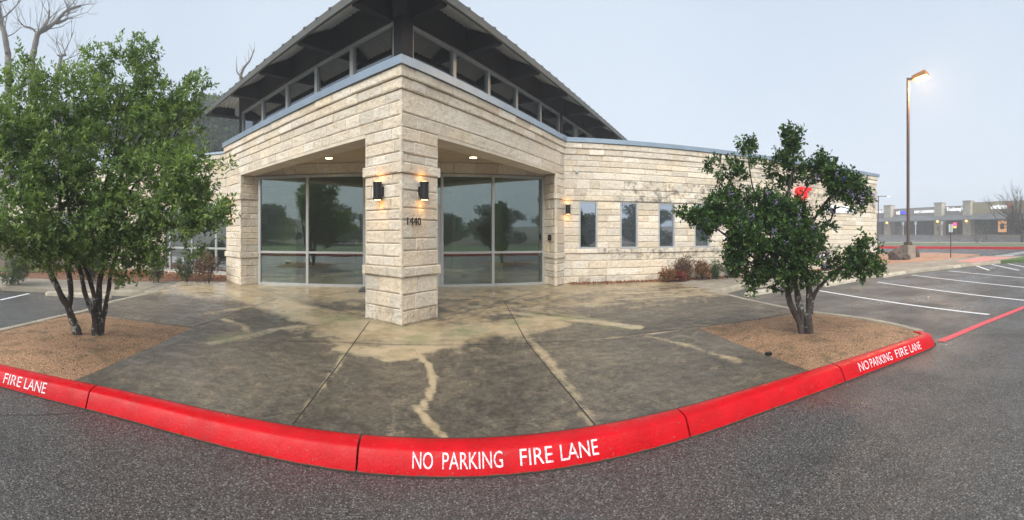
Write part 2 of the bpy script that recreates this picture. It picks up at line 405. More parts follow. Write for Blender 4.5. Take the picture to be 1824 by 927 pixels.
# solid slab below, and a finely divided top skin cut to the outline
prism(bm, APRON, -.05, .145); apron_under = struct('apron_slab', bm, M['conc'])
bm = B(); f0 = bm.faces.new([bm.verts.new((p[0], p[1], .15)) for p in APRON])
for ax, vals in ((0, np.arange(-6.5, 7.6, .055)), (1, np.arange(2.6, 12, .055))):
    for v in vals:
        no = (1, 0, 0) if ax == 0 else (0, 1, 0); c = (v, 0, 0) if ax == 0 else (0, v, 0)
        bmesh.ops.bisect_plane(bm, geom=bm.verts[:]+bm.edges[:]+bm.faces[:], plane_co=c, plane_no=no)
me = bpy.data.meshes.new('apron'); bm.to_mesh(me); bm.free()
n = len(me.vertices); cv = np.empty(n*3); me.vertices.foreach_get('co', cv); cv = cv.reshape(-1, 3); x, y = cv[:, 0], cv[:, 1]
def GP(l, z=.15): return [G(a, b, z) for a, b in l]
def soft(d, w, f=.15): return np.clip((w-d)/f+.5, 0, 1)
stn = np.zeros(n)
# wash of pale silt in front of the doors and round the pillar
stn = np.maximum(stn, .60*soft(-(y-8.6-.05*x), 0, 1.6)); stn = np.maximum(stn, .45*soft(-(y-6.9), 0, 1.5)*(x > 0)); stn = np.maximum(stn, .55*soft(np.hypot(x-.1, y-6.6), 1.7, 1.2))
for pts, wd, fs, k in (
    ([(330, 512), (430, 524), (520, 550), (600, 575), (660, 590), (760, 597), (860, 588), (960, 575)], .5, .45, .95),
    ([(625, 622), (680, 628), (740, 622), (800, 612)], .22, .25, .95), ([(690, 640), (740, 634)], .1, .15, .9),
    ([(740, 630), (765, 652), (772, 672), (768, 700), (748, 732), (766, 756), (795, 784)], .028, .05, 1.25),
    ([(375, 612), (430, 600), (490, 586), (560, 579), (640, 586), (700, 592)], .07, .2, .9), ([(395, 568), (432, 580), (440, 592)], .05, .16, .8),
    ([(905, 556), (980, 566), (1060, 574), (1130, 583)], .13, .16, .95), ([(1135, 596), (1180, 604), (1240, 620), (1320, 645)], .03, .22, .75),
    ([(905, 545), (940, 600), (1000, 670), (1058, 757)], .05, .12, .66), ([(640, 590), (600, 654), (522, 755)], .03, .05, .55),
    ([(1000, 546), (1120, 532), (1290, 524)], .06, .2, .85), ([(1100, 524), (1270, 512)], .08, .1, .8),
    ([(350, 562), (480, 540), (560, 530)], .1, .3, .6), ([(1040, 606), (1200, 590), (1260, 580)], .04, .05, .6)):
    stn = np.maximum(stn, k*soft(poly_d(x, y, GP(pts)), wd, fs))
def wig(P):
    out = []
    for a, b in zip(P, P[1:]):
        for k in range(6):
            q = (a[0]+(b[0]-a[0])*k/6, a[1]+(b[1]-a[1])*k/6); out.append((q[0]+.03*noise.noise(Vector((q[0]*7, q[1]*7, 0))), q[1]+.03*noise.noise(Vector((q[0]*7, q[1]*7, 5)))))
    return out+[P[-1]]
stk = np.zeros(n)
for pts, wd, k in (([(735, 632), (765, 652), (772, 672), (768, 700), (748, 732), (766, 756), (795, 784)], .012, 1), ([(430, 607), (500, 586), (560, 578), (640, 586)], .04, .8), ([(1140, 597), (1180, 604), (1240, 620), (1320, 645)], .012, .5),
    ([(1000, 560), (1080, 572), (1135, 582)], .04, .75), ([(912, 545), (945, 603), (1005, 672), (1062, 757)], .012, .6), ([(648, 592), (606, 654), (528, 755)], .01, .5), ([(1100, 534), (1290, 522)], .05, .8), ([(1120, 522), (1270, 513)], .04, .7), ([(395, 570), (435, 580), (443, 592)], .05, .6)):
    stk = np.maximum(stk, k*soft(poly_d(x, y, wig(GP(pts))), wd, .07))
alg = np.zeros(n)
for pts, wd, fs in (([(560, 558), (660, 585), (740, 600), (900, 575)], .35, .5), ([(400, 605), (450, 598)], .25, .3), ([(960, 560), (1100, 580)], .25, .3)):
    alg = np.maximum(alg, soft(poly_d(x, y, GP(pts)), wd, fs))
pud = np.zeros(n)
for pts, wd, fs in (([(370, 522), (420, 527)], .12, .4), ([(1120, 515), (1250, 512)], .1, .4)):
    pud = np.maximum(pud, soft(poly_d(x, y, GP(pts)), wd, fs))
for nm, arr in (('streak', stk), ('stain', stn), ('algae', alg), ('puddle', pud)):
    a = me.attributes.new(nm, 'FLOAT', 'POINT'); a.data.foreach_set('value', arr.astype(np.float32))
tag(finish('apron', me, M['apron'], None), kind='structure')

# tooled joints in the apron
def strip(bm, pts, wd, z, h=.0015):
    L = offset_path(pts, wd/2); Rr = offset_path(pts, -wd/2)
    for i in range(len(pts)-1):
        bm.faces.new([bm.verts.new((*q, z)) for q in (L[i], L[i+1], Rr[i+1], Rr[i])])
jm = simple('joint_shadow_gap', (.035, .03, .022), .95)
bm = B()
for pts in ([(457, 514), (724.6, 581)], [(724.6, 581), (1003, 507)], [(658, 573), (600, 654), (522, 756)], [(898, 537), (940, 612), (1060, 758)],
            [(500, 607), (600, 610), (789, 615), (935, 612), (1040, 606), (1130, 597), (1243, 583)], [(495, 531), (345, 583)], [(300, 502), (240, 523), (200, 536)], [(1225, 514), (1100, 507)]):
    P = GP(pts); Q = []
    for a, b in zip(P, P[1:]):
        for k in range(8): Q.append((a[0]+(b[0]-a[0])*k/8+R.uniform(-.003, .003), a[1]+(b[1]-a[1])*k/8+R.uniform(-.003, .003)))
    Q.append(P[-1]); strip(bm, Q, .014, .153)
struct('apron_joints', bm, jm)

# side pavements
bm = B(); prism(bm, [(-5.80, 8.96), (-6.32, 10.9), (-6.6, 12.4), (-5, 12.8), (-6.0, 14), (-18, 14), (-18, 4.9), (-15, 3.6), (-9.65, 6.92), (-7.59, 8.16)], -.05, .148)
struct('left_pavement', bm, M['conc'])
RW = [(7.29, 7.92), (8.9, 8.42), (13.94, 6.62), (18.54, 5.06), (19.77, 4.6), (22.2, 3.5), (27, 2.0), (27.5, 3.2), (26.4, 5.2), (24.6, 6.0), (21, 7.0), (19.7, 8.4), (18.2, 8.6), (18.2, 12), (7.62, 12)]
bm = B(); prism(bm, RW, -.05, .147); struct('right_pavement', bm, M['conc'])
bm = B(); prism(bm, [(18.4, 8.2), (20.6, 7.0), (24.6, 5.9), (28.6, 5.6), (30.5, 9), (29, 16), (22, 22), (18.4, 16)], -.05, .158); struct('gravel_bed', bm, M['granite2'])
bm = B(); prism(bm, [(21.2, 5.45), (20.6, 4.25), (25.4, 2.75), (26.3, 4.9)], .10, .156); struct('pink_ramp', bm, M['pink'])
bm = B(); prism(bm, [(22.4, 3.3), (24.6, .9), (30, -2), (44, -4), (44, -1.5), (30, 1.6)], -.05, .15); struct('right_lawn', bm, M['grass'])
# side road beyond
bm = B(); prism(bm, [(31, 5.4), (44.5, 2), (44.5, 60), (30, 60), (30, 20)], -.01, .012); struct('side_road', bm, M['asphalt'])
kp = [(41.3, -30), (41.6, -8), (41.8, 3.7), (42.1, 10.9), (41.0, 17.5), (37.5, 28), (32, 40)]
kp = [(p.x, p.y) for p in spline([(a, b, 0) for a, b in kp], 4)]
bm = B()
o1 = offset_path(kp, -.0); o2 = offset_path(kp, -.5)
for i in range(len(kp)-1):
    hexa(bm, [(*o1[i], 0), (*o1[i+1], 0), (*o2[i+1], 0), (*o2[i], 0), (*o1[i], .26), (*o1[i+1], .26), (*o2[i+1], .28), (*o2[i], .28)])
struct('far_red_kerb', bm, M['red'])
bm = B(); g1 = offset_path(kp, -.5); g2 = offset_path(kp, -5.5)
for i in range(len(kp)-1):
    bm.faces.new([bm.verts.new(p) for p in ((*g1[i], .27), (*g1[i+1], .27), (*g2[i+1], .50), (*g2[i], .50))])
struct('far_verge', bm, simple('pale_grass', (.12, .15, .08), .9, 0, .3, 2))
bm = B(); g1 = offset_path(kp, -5.5); g2 = offset_path(kp, -8.2)
for i in range(len(kp)-1):
    bm.faces.new([bm.verts.new(p) for p in ((*g1[i], .505), (*g1[i+1], .505), (*g2[i+1], .56), (*g2[i], .56))])
struct('far_pavement', bm, M['kerbgrey'])

bm = B(); o1 = [(-30, -7.4), (-10, -6.3), (10, -6.5), (30, -9)]; o2 = [(-30, -7.7), (-10, -6.6), (10, -6.8), (30, -9.3)]
for i in range(3): hexa(bm, [(*o2[i], 0), (*o2[i+1], 0), (*o1[i+1], 0), (*o1[i], 0), (*o2[i], .16), (*o2[i+1], .16), (*o1[i+1], .15), (*o1[i], .15)])
struct('opposite_kerb', bm, M['red'])
bm = B(); prism(bm, [(-40, -24), (44, -24), (30, -9.3), (10, -6.8), (-10, -6.6), (-30, -7.7)], .0, .15); struct('opposite_verge', bm, M['grass'])
# planting beds
def bed(name, pts, m, z=.15, h=.05):
    bm = B(); cx = sum(p[0] for p in pts)/len(pts); cy = sum(p[1] for p in pts)/len(pts)
    f = bm.faces.new([bm.verts.new((p[0], p[1], z)) for p in pts])
    x0, x1 = min(p[0] for p in pts), max(p[0] for p in pts); y0, y1 = min(p[1] for p in pts), max(p[1] for p in pts)
    k = .12
    for ax, a, b in ((0, x0, x1), (1, y0, y1)):
        v = a+k
        while v < b:
            no = (1, 0, 0) if ax == 0 else (0, 1, 0); c = (v, 0, 0) if ax == 0 else (0, v, 0)
            bmesh.ops.bisect_plane(bm, geom=bm.verts[:]+bm.edges[:]+bm.faces[:], plane_co=c, plane_no=no); v += k
    xx = np.array([v.co.x for v in bm.verts]); yy = np.array([v.co.y for v in bm.verts])
    d = poly_d(xx, yy, pts+[pts[0]])
    for v, dd in zip(bm.verts, d):
        v.co.z = z+(h+.025*noise.noise(v.co*2.4))*min(dd/.5, 1)-.012+.012*min(dd/.2, 1)
    bmesh.ops.recalc_face_normals(bm, faces=bm.faces)
    return struct(name, bm, m, True)
LB = [(-3.02, 5.74), (-5.28, 5.68), (-5.28, 4.68), (-5.05, 3.5), (-5.15, 2.9), (-5.3, 2.25)] + cut_path(KBK, -5.1, -2.88)
bed('left_bed', LB, M['granite'])
RB = [(4.26, 4.95), (6.40, 4.50), (6.44, 3.68), (6.2, 2.66), (6.02, 2.2)] + cut_path(KBK, 3.66, 5.72)[::-1]
bed('right_bed', RB, M['granite'])
bed('left_leaf_bed', [(-6.6, 10.95), (-5.05, 11.6), (-4.9, 12.7), (-9, 13.0), (-18, 13.0), (-18, 7.5), (-11.39, 8.3), (-7.52, 10.2)], M['mulch'], .155, .05)
bed('right_leaf_bed', [(4.75, 11.12), (7.6, 10.25), (9.0, 9.95), (10.03, 9.75), (17.9, 7.9), (18.0, 8.25), (4.9, 11.2)], M['mulch'], .155, .03)
def kerb_sweep(bm, path, prof, close=True):
    rings = []
    for i, p in enumerate(path):
        a = path[max(i-1, 0)]; b = path[min(i+1, len(path)-1)]; t = (b[0]-a[0], b[1]-a[1]); L = hypot(*t); nx, ny = -t[1]/L, t[0]/L
        rings.append([bm.verts.new((p[0]+nx*o, p[1]+ny*o, z)) for o, z in prof])
    for a, b in zip(rings, rings[1:]):
        for k in range(len(prof)-1): bm.faces.new((a[k], b[k], b[k+1], a[k+1]))
    if close:
        for rg in (rings[0], rings[-1][::-1]): bm.faces.new([bm.verts.new(v.co) for v in rg])
PR = [(0, -.03), (.010, .02), (.048, .095), (.060, .119), (.071, .134), (.090, .145), (.150, .155), (.205, .158), (.214, .150), (.214, -.02)]
# cut the red kerb in cast lengths
cuts = [-2.60, -.29, 2.10, 3.95]
kerb = thing('red_kerb', 'fire lane kerb', 'kerb', (0, 2.8, 0)); del kerb['label']; del kerb['category']; kerb['kind'] = 'structure'
segs = [[]]; prevx = -99
for p in KB:
    if cuts and p[0] > cuts[0] and len(segs) <= 4:
        c = cuts.pop(0); a = segs[-1][-1]; t = (c-a[0])/(p[0]-a[0]); q = (a[0]+(p[0]-a[0])*t, a[1]+(p[1]-a[1])*t)
        u = (p[0]-a[0], p[1]-a[1]); L = hypot(*u); u = (u[0]/L*.008, u[1]/L*.008)
        segs[-1].append((q[0]-u[0], q[1]-u[1])); segs.append([(q[0]+u[0], q[1]+u[1])])
    segs[-1].append(p)
for s in segs:
    bm = B(); kerb_sweep(bm, s, PR); o = obj('kerb_length', bm, M['red'], kerb, True)
bm = B(); strip(bm, cut_path(offset_path(KB, .219), -2.9, 3.68), .011, .1535); strip(bm, offset_path(KB, -.004), .02, .003); struct('kerb_joint_line', bm, jm)
# grey kerb round the beds
bm = B(); kerb_sweep(bm, [(6.04, 2.04), (6.17, 2.3), (6.33, 2.62), (6.5, 3.1), (6.58, 3.7), (6.56, 4.45), (6.60, 4.8), (6.9, 6.3), (7.34, 7.9)], [(0, -.03), (.01, .13), (.025, .153), (.13, .156), (.145, .148), (.145, 0)])
struct('right_grey_kerb', bm, M['kerbgrey'], True)
bm = B(); kerb_sweep(bm, [(-5.85, 8.96), (-5.76, 7.0), (-5.46, 5.78), (-5.42, 5.0), (-5.22, 3.6), (-5.3, 2.9), (-5.45, 2.2), (-5.6, 2.0)], [(0, -.03), (.01, .13), (.025, .153), (.13, .156), (.145, .148), (.145, 0)])
struct('left_grey_kerb', bm, M['kerbgrey'], True)
bm = B(); kerb_sweep(bm, [(-15, 3.5), (-12.1, 5.3), (-9.75, 6.80), (-7.66, 8.06), (-5.80, 8.84)], [(0, -.03), (.02, .10), (.05, .145), (.14, .152), (.15, .14), (.15, 0)])
struct('left_walk_kerb', bm, M['kerbgrey'], True)
bm = B(); kerb_sweep(bm, [(7.30, 7.82), (8.9, 8.32), (10.5, 7.78), (13.94, 6.5), (18.5, 4.96), (19.77, 4.48), (21.5, 3.55), (22.3, 3.2)], [(0, -.03), (.02, .10), (.05, .145), (.14, .152), (.15, .14), (.15, 0)])
struct('right_walk_kerb', bm, M['kerbgrey'], True)

# lettering on the kerb
def text_mesh(s, bold=0.0):
    c = bpy.data.curves.new('t', 'FONT'); c.body = s; c.size = 1; c.offset = bold; c.resolution_u = 3
    o = bpy.data.objects.new('t', c); COL.objects.link(o); bpy.context.view_layer.update()
    me = bpy.data.meshes.new_from_object(o.evaluated_get(bpy.context.evaluated_depsgraph_get()))
    bpy.data.objects.remove(o); return me
def path_at(path, s):
    for a, b in zip(path, path[1:]):
        L = hypot(b[0]-a[0], b[1]-a[1])
        if s <= L: break
        s -= L
    t = ((b[0]-a[0])/L, (b[1]-a[1])/L)
    return (a[0]+t[0]*s, a[1]+t[1]*s), (-t[1], t[0])
def path_s(path, px):
    s = 0; target = az(px)
    for a, b in zip(path, path[1:]):
        L = hypot(b[0]-a[0], b[1]-a[1]); aa, ab = atan2(a[0], a[1]), atan2(b[0], b[1])
        if aa <= target <= ab: return s+L*(target-aa)/(ab-aa)
        s += L
    return s
def kerb_text(word, px0, px1, v0=.024, v1=.125):
    me = text_mesh(word, .0); xs_ = [v.co.x for v in me.vertices]; ys_ = [v.co.y for v in me.vertices]
    x0, x1, y0, y1 = min(xs_), max(xs_), min(ys_), max(ys_); s0, s1 = path_s(KB, px0), path_s(KB, px1)
    bm = B(); bm.from_mesh(me)
    for k in range(1, 6):
        bmesh.ops.bisect_plane(bm, geom=bm.verts[:]+bm.edges[:]+bm.faces[:], plane_co=(0, y0+(y1-y0)*k/6, 0), plane_no=(0, 1, 0))
    prof = PR[1:6]
    Ls = [0]
    for a, b in zip(prof, prof[1:]): Ls.append(Ls[-1]+hypot(b[0]-a[0], b[1]-a[1]))
    for v in bm.verts:
        s = s0+(s1-s0)*(v.co.x-x0)/(x1-x0); q = (v.co.y-y0)/(y1-y0); q = v0+(v1-v0)*q
        k = 0
        while k < len(Ls)-2 and q > Ls[k+1]: k += 1
        t = (q-Ls[k])/(Ls[k+1]-Ls[k]); o_ = prof[k][0]+(prof[k+1][0]-prof[k][0])*t; z = prof[k][1]+(prof[k+1][1]-prof[k][1])*t
        e = (prof[k+1][0]-prof[k][0], prof[k+1][1]-prof[k][1]); L = hypot(*e); o_ -= e[1]/L*.0022; z += e[0]/L*.0022
        p, nn = path_at(KB, s); v.co = (p[0]+nn[0]*o_, p[1]+nn[1]*o_, z)
    return obj('lettering', bm, M['white'], kerb)
for wd, a, b in (('NO', 734, 771), ('PARKING', 788, 897), ('FIRE', 928, 987), ('LANE', 1001, 1069), ('FIRE', 3, 34), ('LANE', 40, 78), ('NO', 1535, 1552), ('PARKING', 1555, 1593), ('FIRE', 1600, 1621), ('LANE', 1625, 1644)):
    kerb_text(wd, a, b)

# painted lines
bm = B()
for a, b in (((1458, 518), (1762, 561)), ((1563, 503), (1840, 537)), ((1625, 490.5), (1840, 514)), ((1690, 483), (1840, 497))):
    p, q = G(*a, 0), G(*b, 0); strip(bm, [p, ((p[0]+q[0])/2, (p[1]+q[1])/2), q], .10, .004)
p, q = G(-40, 540, 0), G(52, 523.5, 0); strip(bm, [G(0, 535, 0), ((G(0, 535, 0)[0]+q[0])/2, (G(0, 535, 0)[1]+q[1])/2), q], .1, .004)
for a, b in (((1732, 471.5), (1762, 482)), ((1755, 469), (1815, 482)), ((1795, 470), (1840, 479))):
    p, q = G(*a, 0), G(*b, 0); strip(bm, [p, q], .12, .004)
struct('white_parking_lines', bm, M['stripe'])
bm = B()
for k in range(7):
    p = (29.5+k*1.7, 4.6-.25*k); strip(bm, [p, (p[0]+.9, p[1]-1.2)], .45, .016)
struct('crosswalk_markings', bm, M['stripe'])
bm = B(); u = Vector((9.08-5.98, .80-1.80, 0)).normalized()
strip(bm, [(5.98, 1.76), (7.3, 1.39), (9.08, .80), (20, .80+11*u.y/u.x)], .14, .005); struct('red_fire_lane_line', bm, M['redline'])

# ------------------------------------------------------------------ stone building
BLD = thing('office_building', 'cream limestone office building with corner pillar portico and dark hipped metal roof', 'building', (0, 9, 0))
TONES = [tuple(.55*a+.45*b for a, b in zip(q, (.73, .65, .53))) for q in [(.62, .54, .42), (.66, .59, .47), (.58, .49, .37), (.68, .63, .54), (.60, .53, .43), (.64, .52, .36), (.55, .50, .42), (.66, .56, .41), (.70, .64, .54)]]
class Wall:
    def __init__(s): s.v = []; s.f = []; s.c = []; s.w = []
    def block(s, P, u, n, s0, s1, z0, z1, depth, tone, weath):
        g = .0045; e = min(.016, (s1-s0)/4, (z1-z0)/4)
        a, b, c, d = s0+.0012, s1-.0012, z0+g, z1-g
        if b-a < .02 or d-c < .015: return
        d1 = depth; i = len(s.v)
        h = e*.45; j = [R.uniform(-.004, .004) for _ in range(8)]
        for (x, z, o) in ((a, c, -.04), (b, c, -.04), (b, d, -.04), (a, d, -.04), (a, c+j[0]*.5, d1-.013), (b, c+j[1]*.5, d1-.013), (b, d+j[2]*.5, d1-.013), (a, d+j[3]*.5, d1-.013),
                          (a+h, c+e+abs(j[4]), d1+j[0]), (b-h, c+e+abs(j[5]), d1+j[1]), (b-h, d-e-abs(j[6]), d1+j[2]), (a+h, d-e-abs(j[7]), d1+j[3])):
            s.v.append((P[0]+u[0]*x+n[0]*o, P[1]+u[1]*x+n[1]*o, z))
        for q in ((0, 1, 5, 4), (1, 2, 6, 5), (2, 3, 7, 6), (3, 0, 4, 7), (4, 5, 9, 8), (5, 6, 10, 9), (6, 7, 11, 10), (7, 4, 8, 11), (8, 9, 10, 11)):
            s.f.append([i+k for k in q]); s.c.append(tone); s.w.append(weath)
    def lay(s, P, u, n, L, z0, z1, holes=(), bands=(), rnd=None, weather=None, Lmin=.28, Lmax=.85, hmin=.15, hmax=.30, ext=0):
        rnd = rnd or R
        brk = sorted(set([z0, z1]+[round(z, 4) for h in holes for z in h[2:4] if z0 < z < z1]+[z for b in bands for z in b[:2] if z0 < z < z1]))
        for za, zb in zip(brk, brk[1:]):
            band = [b for b in bands if b[0]-1e-4 <= za and zb <= b[1]+1e-4]
            if band: hs = [zb-za]
            else:
                k = max(1, round((zb-za)/rnd.uniform(hmin+.02, hmax-.02))); ws = [rnd.uniform(.75, 1.3) for _ in range(k)]; t = sum(ws); hs = [(zb-za)*q/t for q in ws]
            z = za
            for h in hs:
                iv = [(-ext*((band[0][2] if band else 0)+.004), L)]
                for (a, b, c, d) in holes:
                    if c < z+h/2 < d:
                        nv = []
                        for p, q in iv:
                            if b <= p or a >= q: nv.append((p, q)); continue
                            if a > p: nv.append((p, a))
                            if b < q: nv.append((b, q))
                        iv = nv
                for p, q in iv:
                    x = p; first = True
                    while x < q-1e-4:
                        l = rnd.uniform(Lmin, Lmax); corner = ext and x < 0
                        if first: l *= rnd.uniform(.45, 1); first = False
                        if q-(x+l) < Lmin*.6: l = q-x
                        l = min(l, q-x)
                        t = rnd.choice(TONES); kk = rnd.uniform(.86, 1.08); t = tuple(min(.82, c*kk*1.08) for c in t)
                        dp = (band[0][2] if band else 0)+(.004 if corner else rnd.uniform(-.004, .012))
                        wv = weather(x+l/2, z+h/2) if weather else 0
                        s.block(P, u, n, x, x+l, z, z+h, dp, t, wv)
                        # now and then a stone is split in two thin courses
                        x += l
                z += h
    def build(s, name, parent):
        me = bpy.data.meshes.new(name); me.from_pydata(s.v, [], s.f)
        a = me.color_attributes.new('tone', 'FLOAT_COLOR', 'CORNER'); nc = np.array([len(f) for f in s.f])
        arr = np.repeat(np.array([(*c, 1) for c in s.c], np.float32), nc, axis=0); a.data.foreach_set('color', arr.ravel())
        b = me.attributes.new('weather', 'FLOAT', 'FACE'); b.data.foreach_set('value', np.array(s.w, np.float32))
        me.update(); return finish(name, me, M['stone'], parent)
ZL, ZT, ZB1, ZB2 = 3.29, 4.23, 4.06, 3.88     # lintel, top of stone, cornice courses
C0 = (.03, 6.60)
uL, nL = (-.70711, .70711), (-.70711, -.70711)
uR, nR = (.70711, .70711), (.70711, -.70711)
LL, LR = 7.30, 6.50
CB = [(ZB2, ZB1, .028), (ZB1, ZT, .06)]
PB = [(2.56, 2.73, .035), (.91, 1.07, .04)]
r2 = random.Random(11)
# wall backing (mortar) + facing
def slab(bm, P, u, n, s0, s1, z0, z1, t):
    a = [(P[0]+u[0]*s+n[0]*o, P[1]+u[1]*s+n[1]*o) for s, o in ((s0, -.012), (s1, -.012), (s1, -t), (s0, -t))]
    prism(bm, a, z0, z1)
W = Wall()
W.lay(C0, uL, nL, LL, ZL, ZT, (), CB, r2, ext=1); W.lay(C0, uR, nR, LR, ZL, ZT, (), CB, r2, ext=1)
W.build('portico_fascia_wall', BLD)
bm = B()
inn = .45
ci = (C0[0], C0[1]+inn*1.41421)
def fl(P, u, n, s, o): return (P[0]+u[0]*s+n[0]*o, P[1]+u[1]*s+n[1]*o)
prism(bm, [fl(C0, uL, nL, .012, -.012), fl(C0, uL, nL, LL, -.012), fl(C0, uL, nL, LL, -inn), ci], ZL+.01, ZT-.002)
prism(bm, [fl(C0, uR, nR, .012, -.012), ci, fl(C0, uR, nR, LR, -inn), fl(C0, uR, nR, LR, -.012)], ZL+.01, ZT-.002)
obj('fascia_backing', bm, M['mortar'], BLD)
# pale lintel trim on the underside and front edge of the openings
bm = B()
for u, n, L0, L1 in ((uL, nL, .87, 6.2), (uR, nR, .885, 5.85)):
    prism(bm, [fl(C0, u, n, L0, .006), fl(C0, u, n, L1, .006), fl(C0, u, n, L1, -inn), fl(C0, u, n, L0, -inn)], ZL-.05, ZL+.008)
obj('lintel_trim', bm, M['cast'], BLD)
# pillar
W = Wall()
W.lay(C0, uL, nL, .87, .15, ZL, (), PB, r2, lambda s, z: .6 if z < .4 else 0, Lmin=.25, Lmax=.6, ext=1); W.lay(C0, uR, nR, .885, .15, ZL, (), PB, r2, lambda s, z: .6 if z < .4 else 0, Lmin=.25, Lmax=.6, ext=1)
PL = fl(C0, uL, nL, .87, 0); PRr = fl(C0, uR, nR, .885, 0)
W.lay(PL, uR, uL, .885, .15, ZL, (), PB, r2, ext=1); W.lay(PRr, uL, uR, .87, .15, ZL, (), PB, r2, ext=1)
pil = W.build('pillar', BLD)
bm = B(); prism(bm, [fl(C0, uL, nL, .0, -.012), fl(C0, uL, nL, .858, -.012), (C0[0], C0[1]+1.22), fl(C0, uR, nR, .873, -.012)], .15, ZL-.051); obj('core', bm, M['mortar'], pil)
# piers
EL = fl(C0, uL, nL, LL, 0); JL = fl(C0, uL, nL, 6.2, 0); JLi = (-3.97, 11.42)
ER = fl(C0, uR, nR, LR, 0); JR = fl(C0, uR, nR, 5.88, 0); JRi = (4.09, 11.42)
def unit(a, b): L = hypot(b[0]-a[0], b[1]-a[1]); return ((b[0]-a[0])/L, (b[1]-a[1])/L), L
for nm, E_, J, Ji, u, n, Lf, s0 in (('left', EL, JL, JLi, uL, nL, LL, 6.2), ('right', ER, JR, JRi, uR, nR, LR, 5.88)):
    W = Wall(); W.lay(J, u, n, Lf-s0, .15, ZL, (), PB, r2, Lmin=.25, Lmax=.6, ext=1)
    ju, jl = unit(J, Ji); jn = (ju[1], -ju[0]) if nm == 'left' else (-ju[1], ju[0])
    W.lay(J, ju, jn, jl, .15, ZL-.05, (), PB, r2, Lmin=.2, Lmax=.5, ext=1)
    if nm == 'left': W.lay(EL, (.70711, .70711), (-.70711, .70711), 1.3, .15, ZT, (), PB+CB, r2, ext=1)
    p = W.build('pier', BLD)
    bm = B()
    q = [fl(J, u, n, .012, -.012), fl(J, u, n, Lf-s0-.012, -.012), (E_[0]+(.55 if nm == 'left' else -.3), E_[1]+.9), (Ji[0]+(-.012 if nm == 'left' else .012), Ji[1]+.3), (Ji[0]+(-.012 if nm == 'left' else .012), Ji[1])]
    prism(bm, q, .15, ZL-.003); obj('core', bm, M['mortar'], p)
# portico ceiling + recessed lights
bm = B(); prism(bm, [(0, 7.3), (-4.9, 12.2), (5, 12.2)], 3.55, 3.62); obj('portico_ceiling', bm, M['plaster'], BLD)
for px, py in ((586, 281), (843, 280)):
    p = P3(px, py, 750*1.95/(416.4-py)); bm = B(); lathe(bm, (p.x, p.y, 3.535), [(.12, .0), (.12, .015), (.08, .015)], 24); o = obj('recessed_light', bm, M['alu'], BLD)
    bm = B(); lathe(bm, (p.x, p.y, 3.528), [(.09, 0), (.09, .004)], 24); obj('lamp_disc', bm, M['down'], o)
    l = bpy.data.lights.new('recessed_lamp', 'SPOT'); l.energy = 18; l.color = (1, .78, .45); l.spot_size = radians(130); l.shadow_soft_size = .1
    lo = bpy.data.objects.new('recessed_lamp', l); COL.objects.link(lo); lo.location = (p.x, p.y, 3.5)
# storefront
YS = 11.45
def zrect(bm, x0, x1, z0, z1, y, t=.12): box(bm, ((x0+x1)/2, y, (z0+z1)/2), (x1-x0, t, z1-z0))
SF = obj('storefront', (lambda b: (zrect(b, -3.97, 4.09, .15, .21, YS, .14), zrect(b, -3.97, 4.09, 3.16, 3.23, YS, .14), b)[-1])(B()), M['alu'], BLD)
mx = [-3.94, -2.54, -.96, .10, 1.16, 2.58, 4.06]
for i, x_ in enumerate(mx):
    bm = B(); zrect(bm, x_-.035, x_+.035, .21, 3.16, YS, .13); obj('mullion', bm, M['alu'], SF)
for a, b in zip(mx, mx[1:]):
    door = a in (-.96, .10)
    if not door:
        bm = B(); zrect(bm, a+.035, b-.035, 1.05, 1.105, YS, .12); obj('transom_bar', bm, M['alu'], SF)
        bm = B(); zrect(bm, a+.03, b-.03, .2, 3.17, YS, .012); obj('glass_pane', bm, M['glass'], SF)
    else:
        bm = B(); zrect(bm, a+.035, b-.035, 2.35, 2.42, YS, .12); obj('door_head', bm, M['alu'], SF)
        bm = B(); zrect(bm, a+.03, b-.03, 2.41, 3.17, YS, .012); obj('glass_pane', bm, M['glass'], SF)
        bm = B(); zrect(bm, a+.04, a+.13, .17, 2.345, YS-.02, .05); zrect(bm, b-.13, b-.04, .17, 2.345, YS-.02, .05)
        zrect(bm, a+.13, b-.13, .17, .42, YS-.02, .05); zrect(bm, a+.13, b-.13, 2.23, 2.345, YS-.02, .05); d_ = obj('door', bm, M['alu'], BLD)
        bm = B(); zrect(bm, a+.12, b-.12, .41, 2.24, YS-.02, .01); obj('door_glass', bm, M['glass'], d_)
        bm = B(); hx = b-.09 if a < 0 else a+.09; tube(bm, [(hx, YS-.045, 1.0), (hx, YS-.1, 1.02), (hx, YS-.1, 1.4), (hx, YS-.045, 1.42)], .012, 8); obj('door_handle', bm, M['black'], d_)
W = Wall(); W.lay((-4.2, YS-.03), (1, 0), (0, -1), 8.5, 3.25, 3.55, (), (), r2); W.build('storefront_header', BLD)
bm = B(); box(bm, (.05, YS+.09, 3.4), (8.4, .2, .33)); obj('header_backing', bm, M['mortar'], BLD)
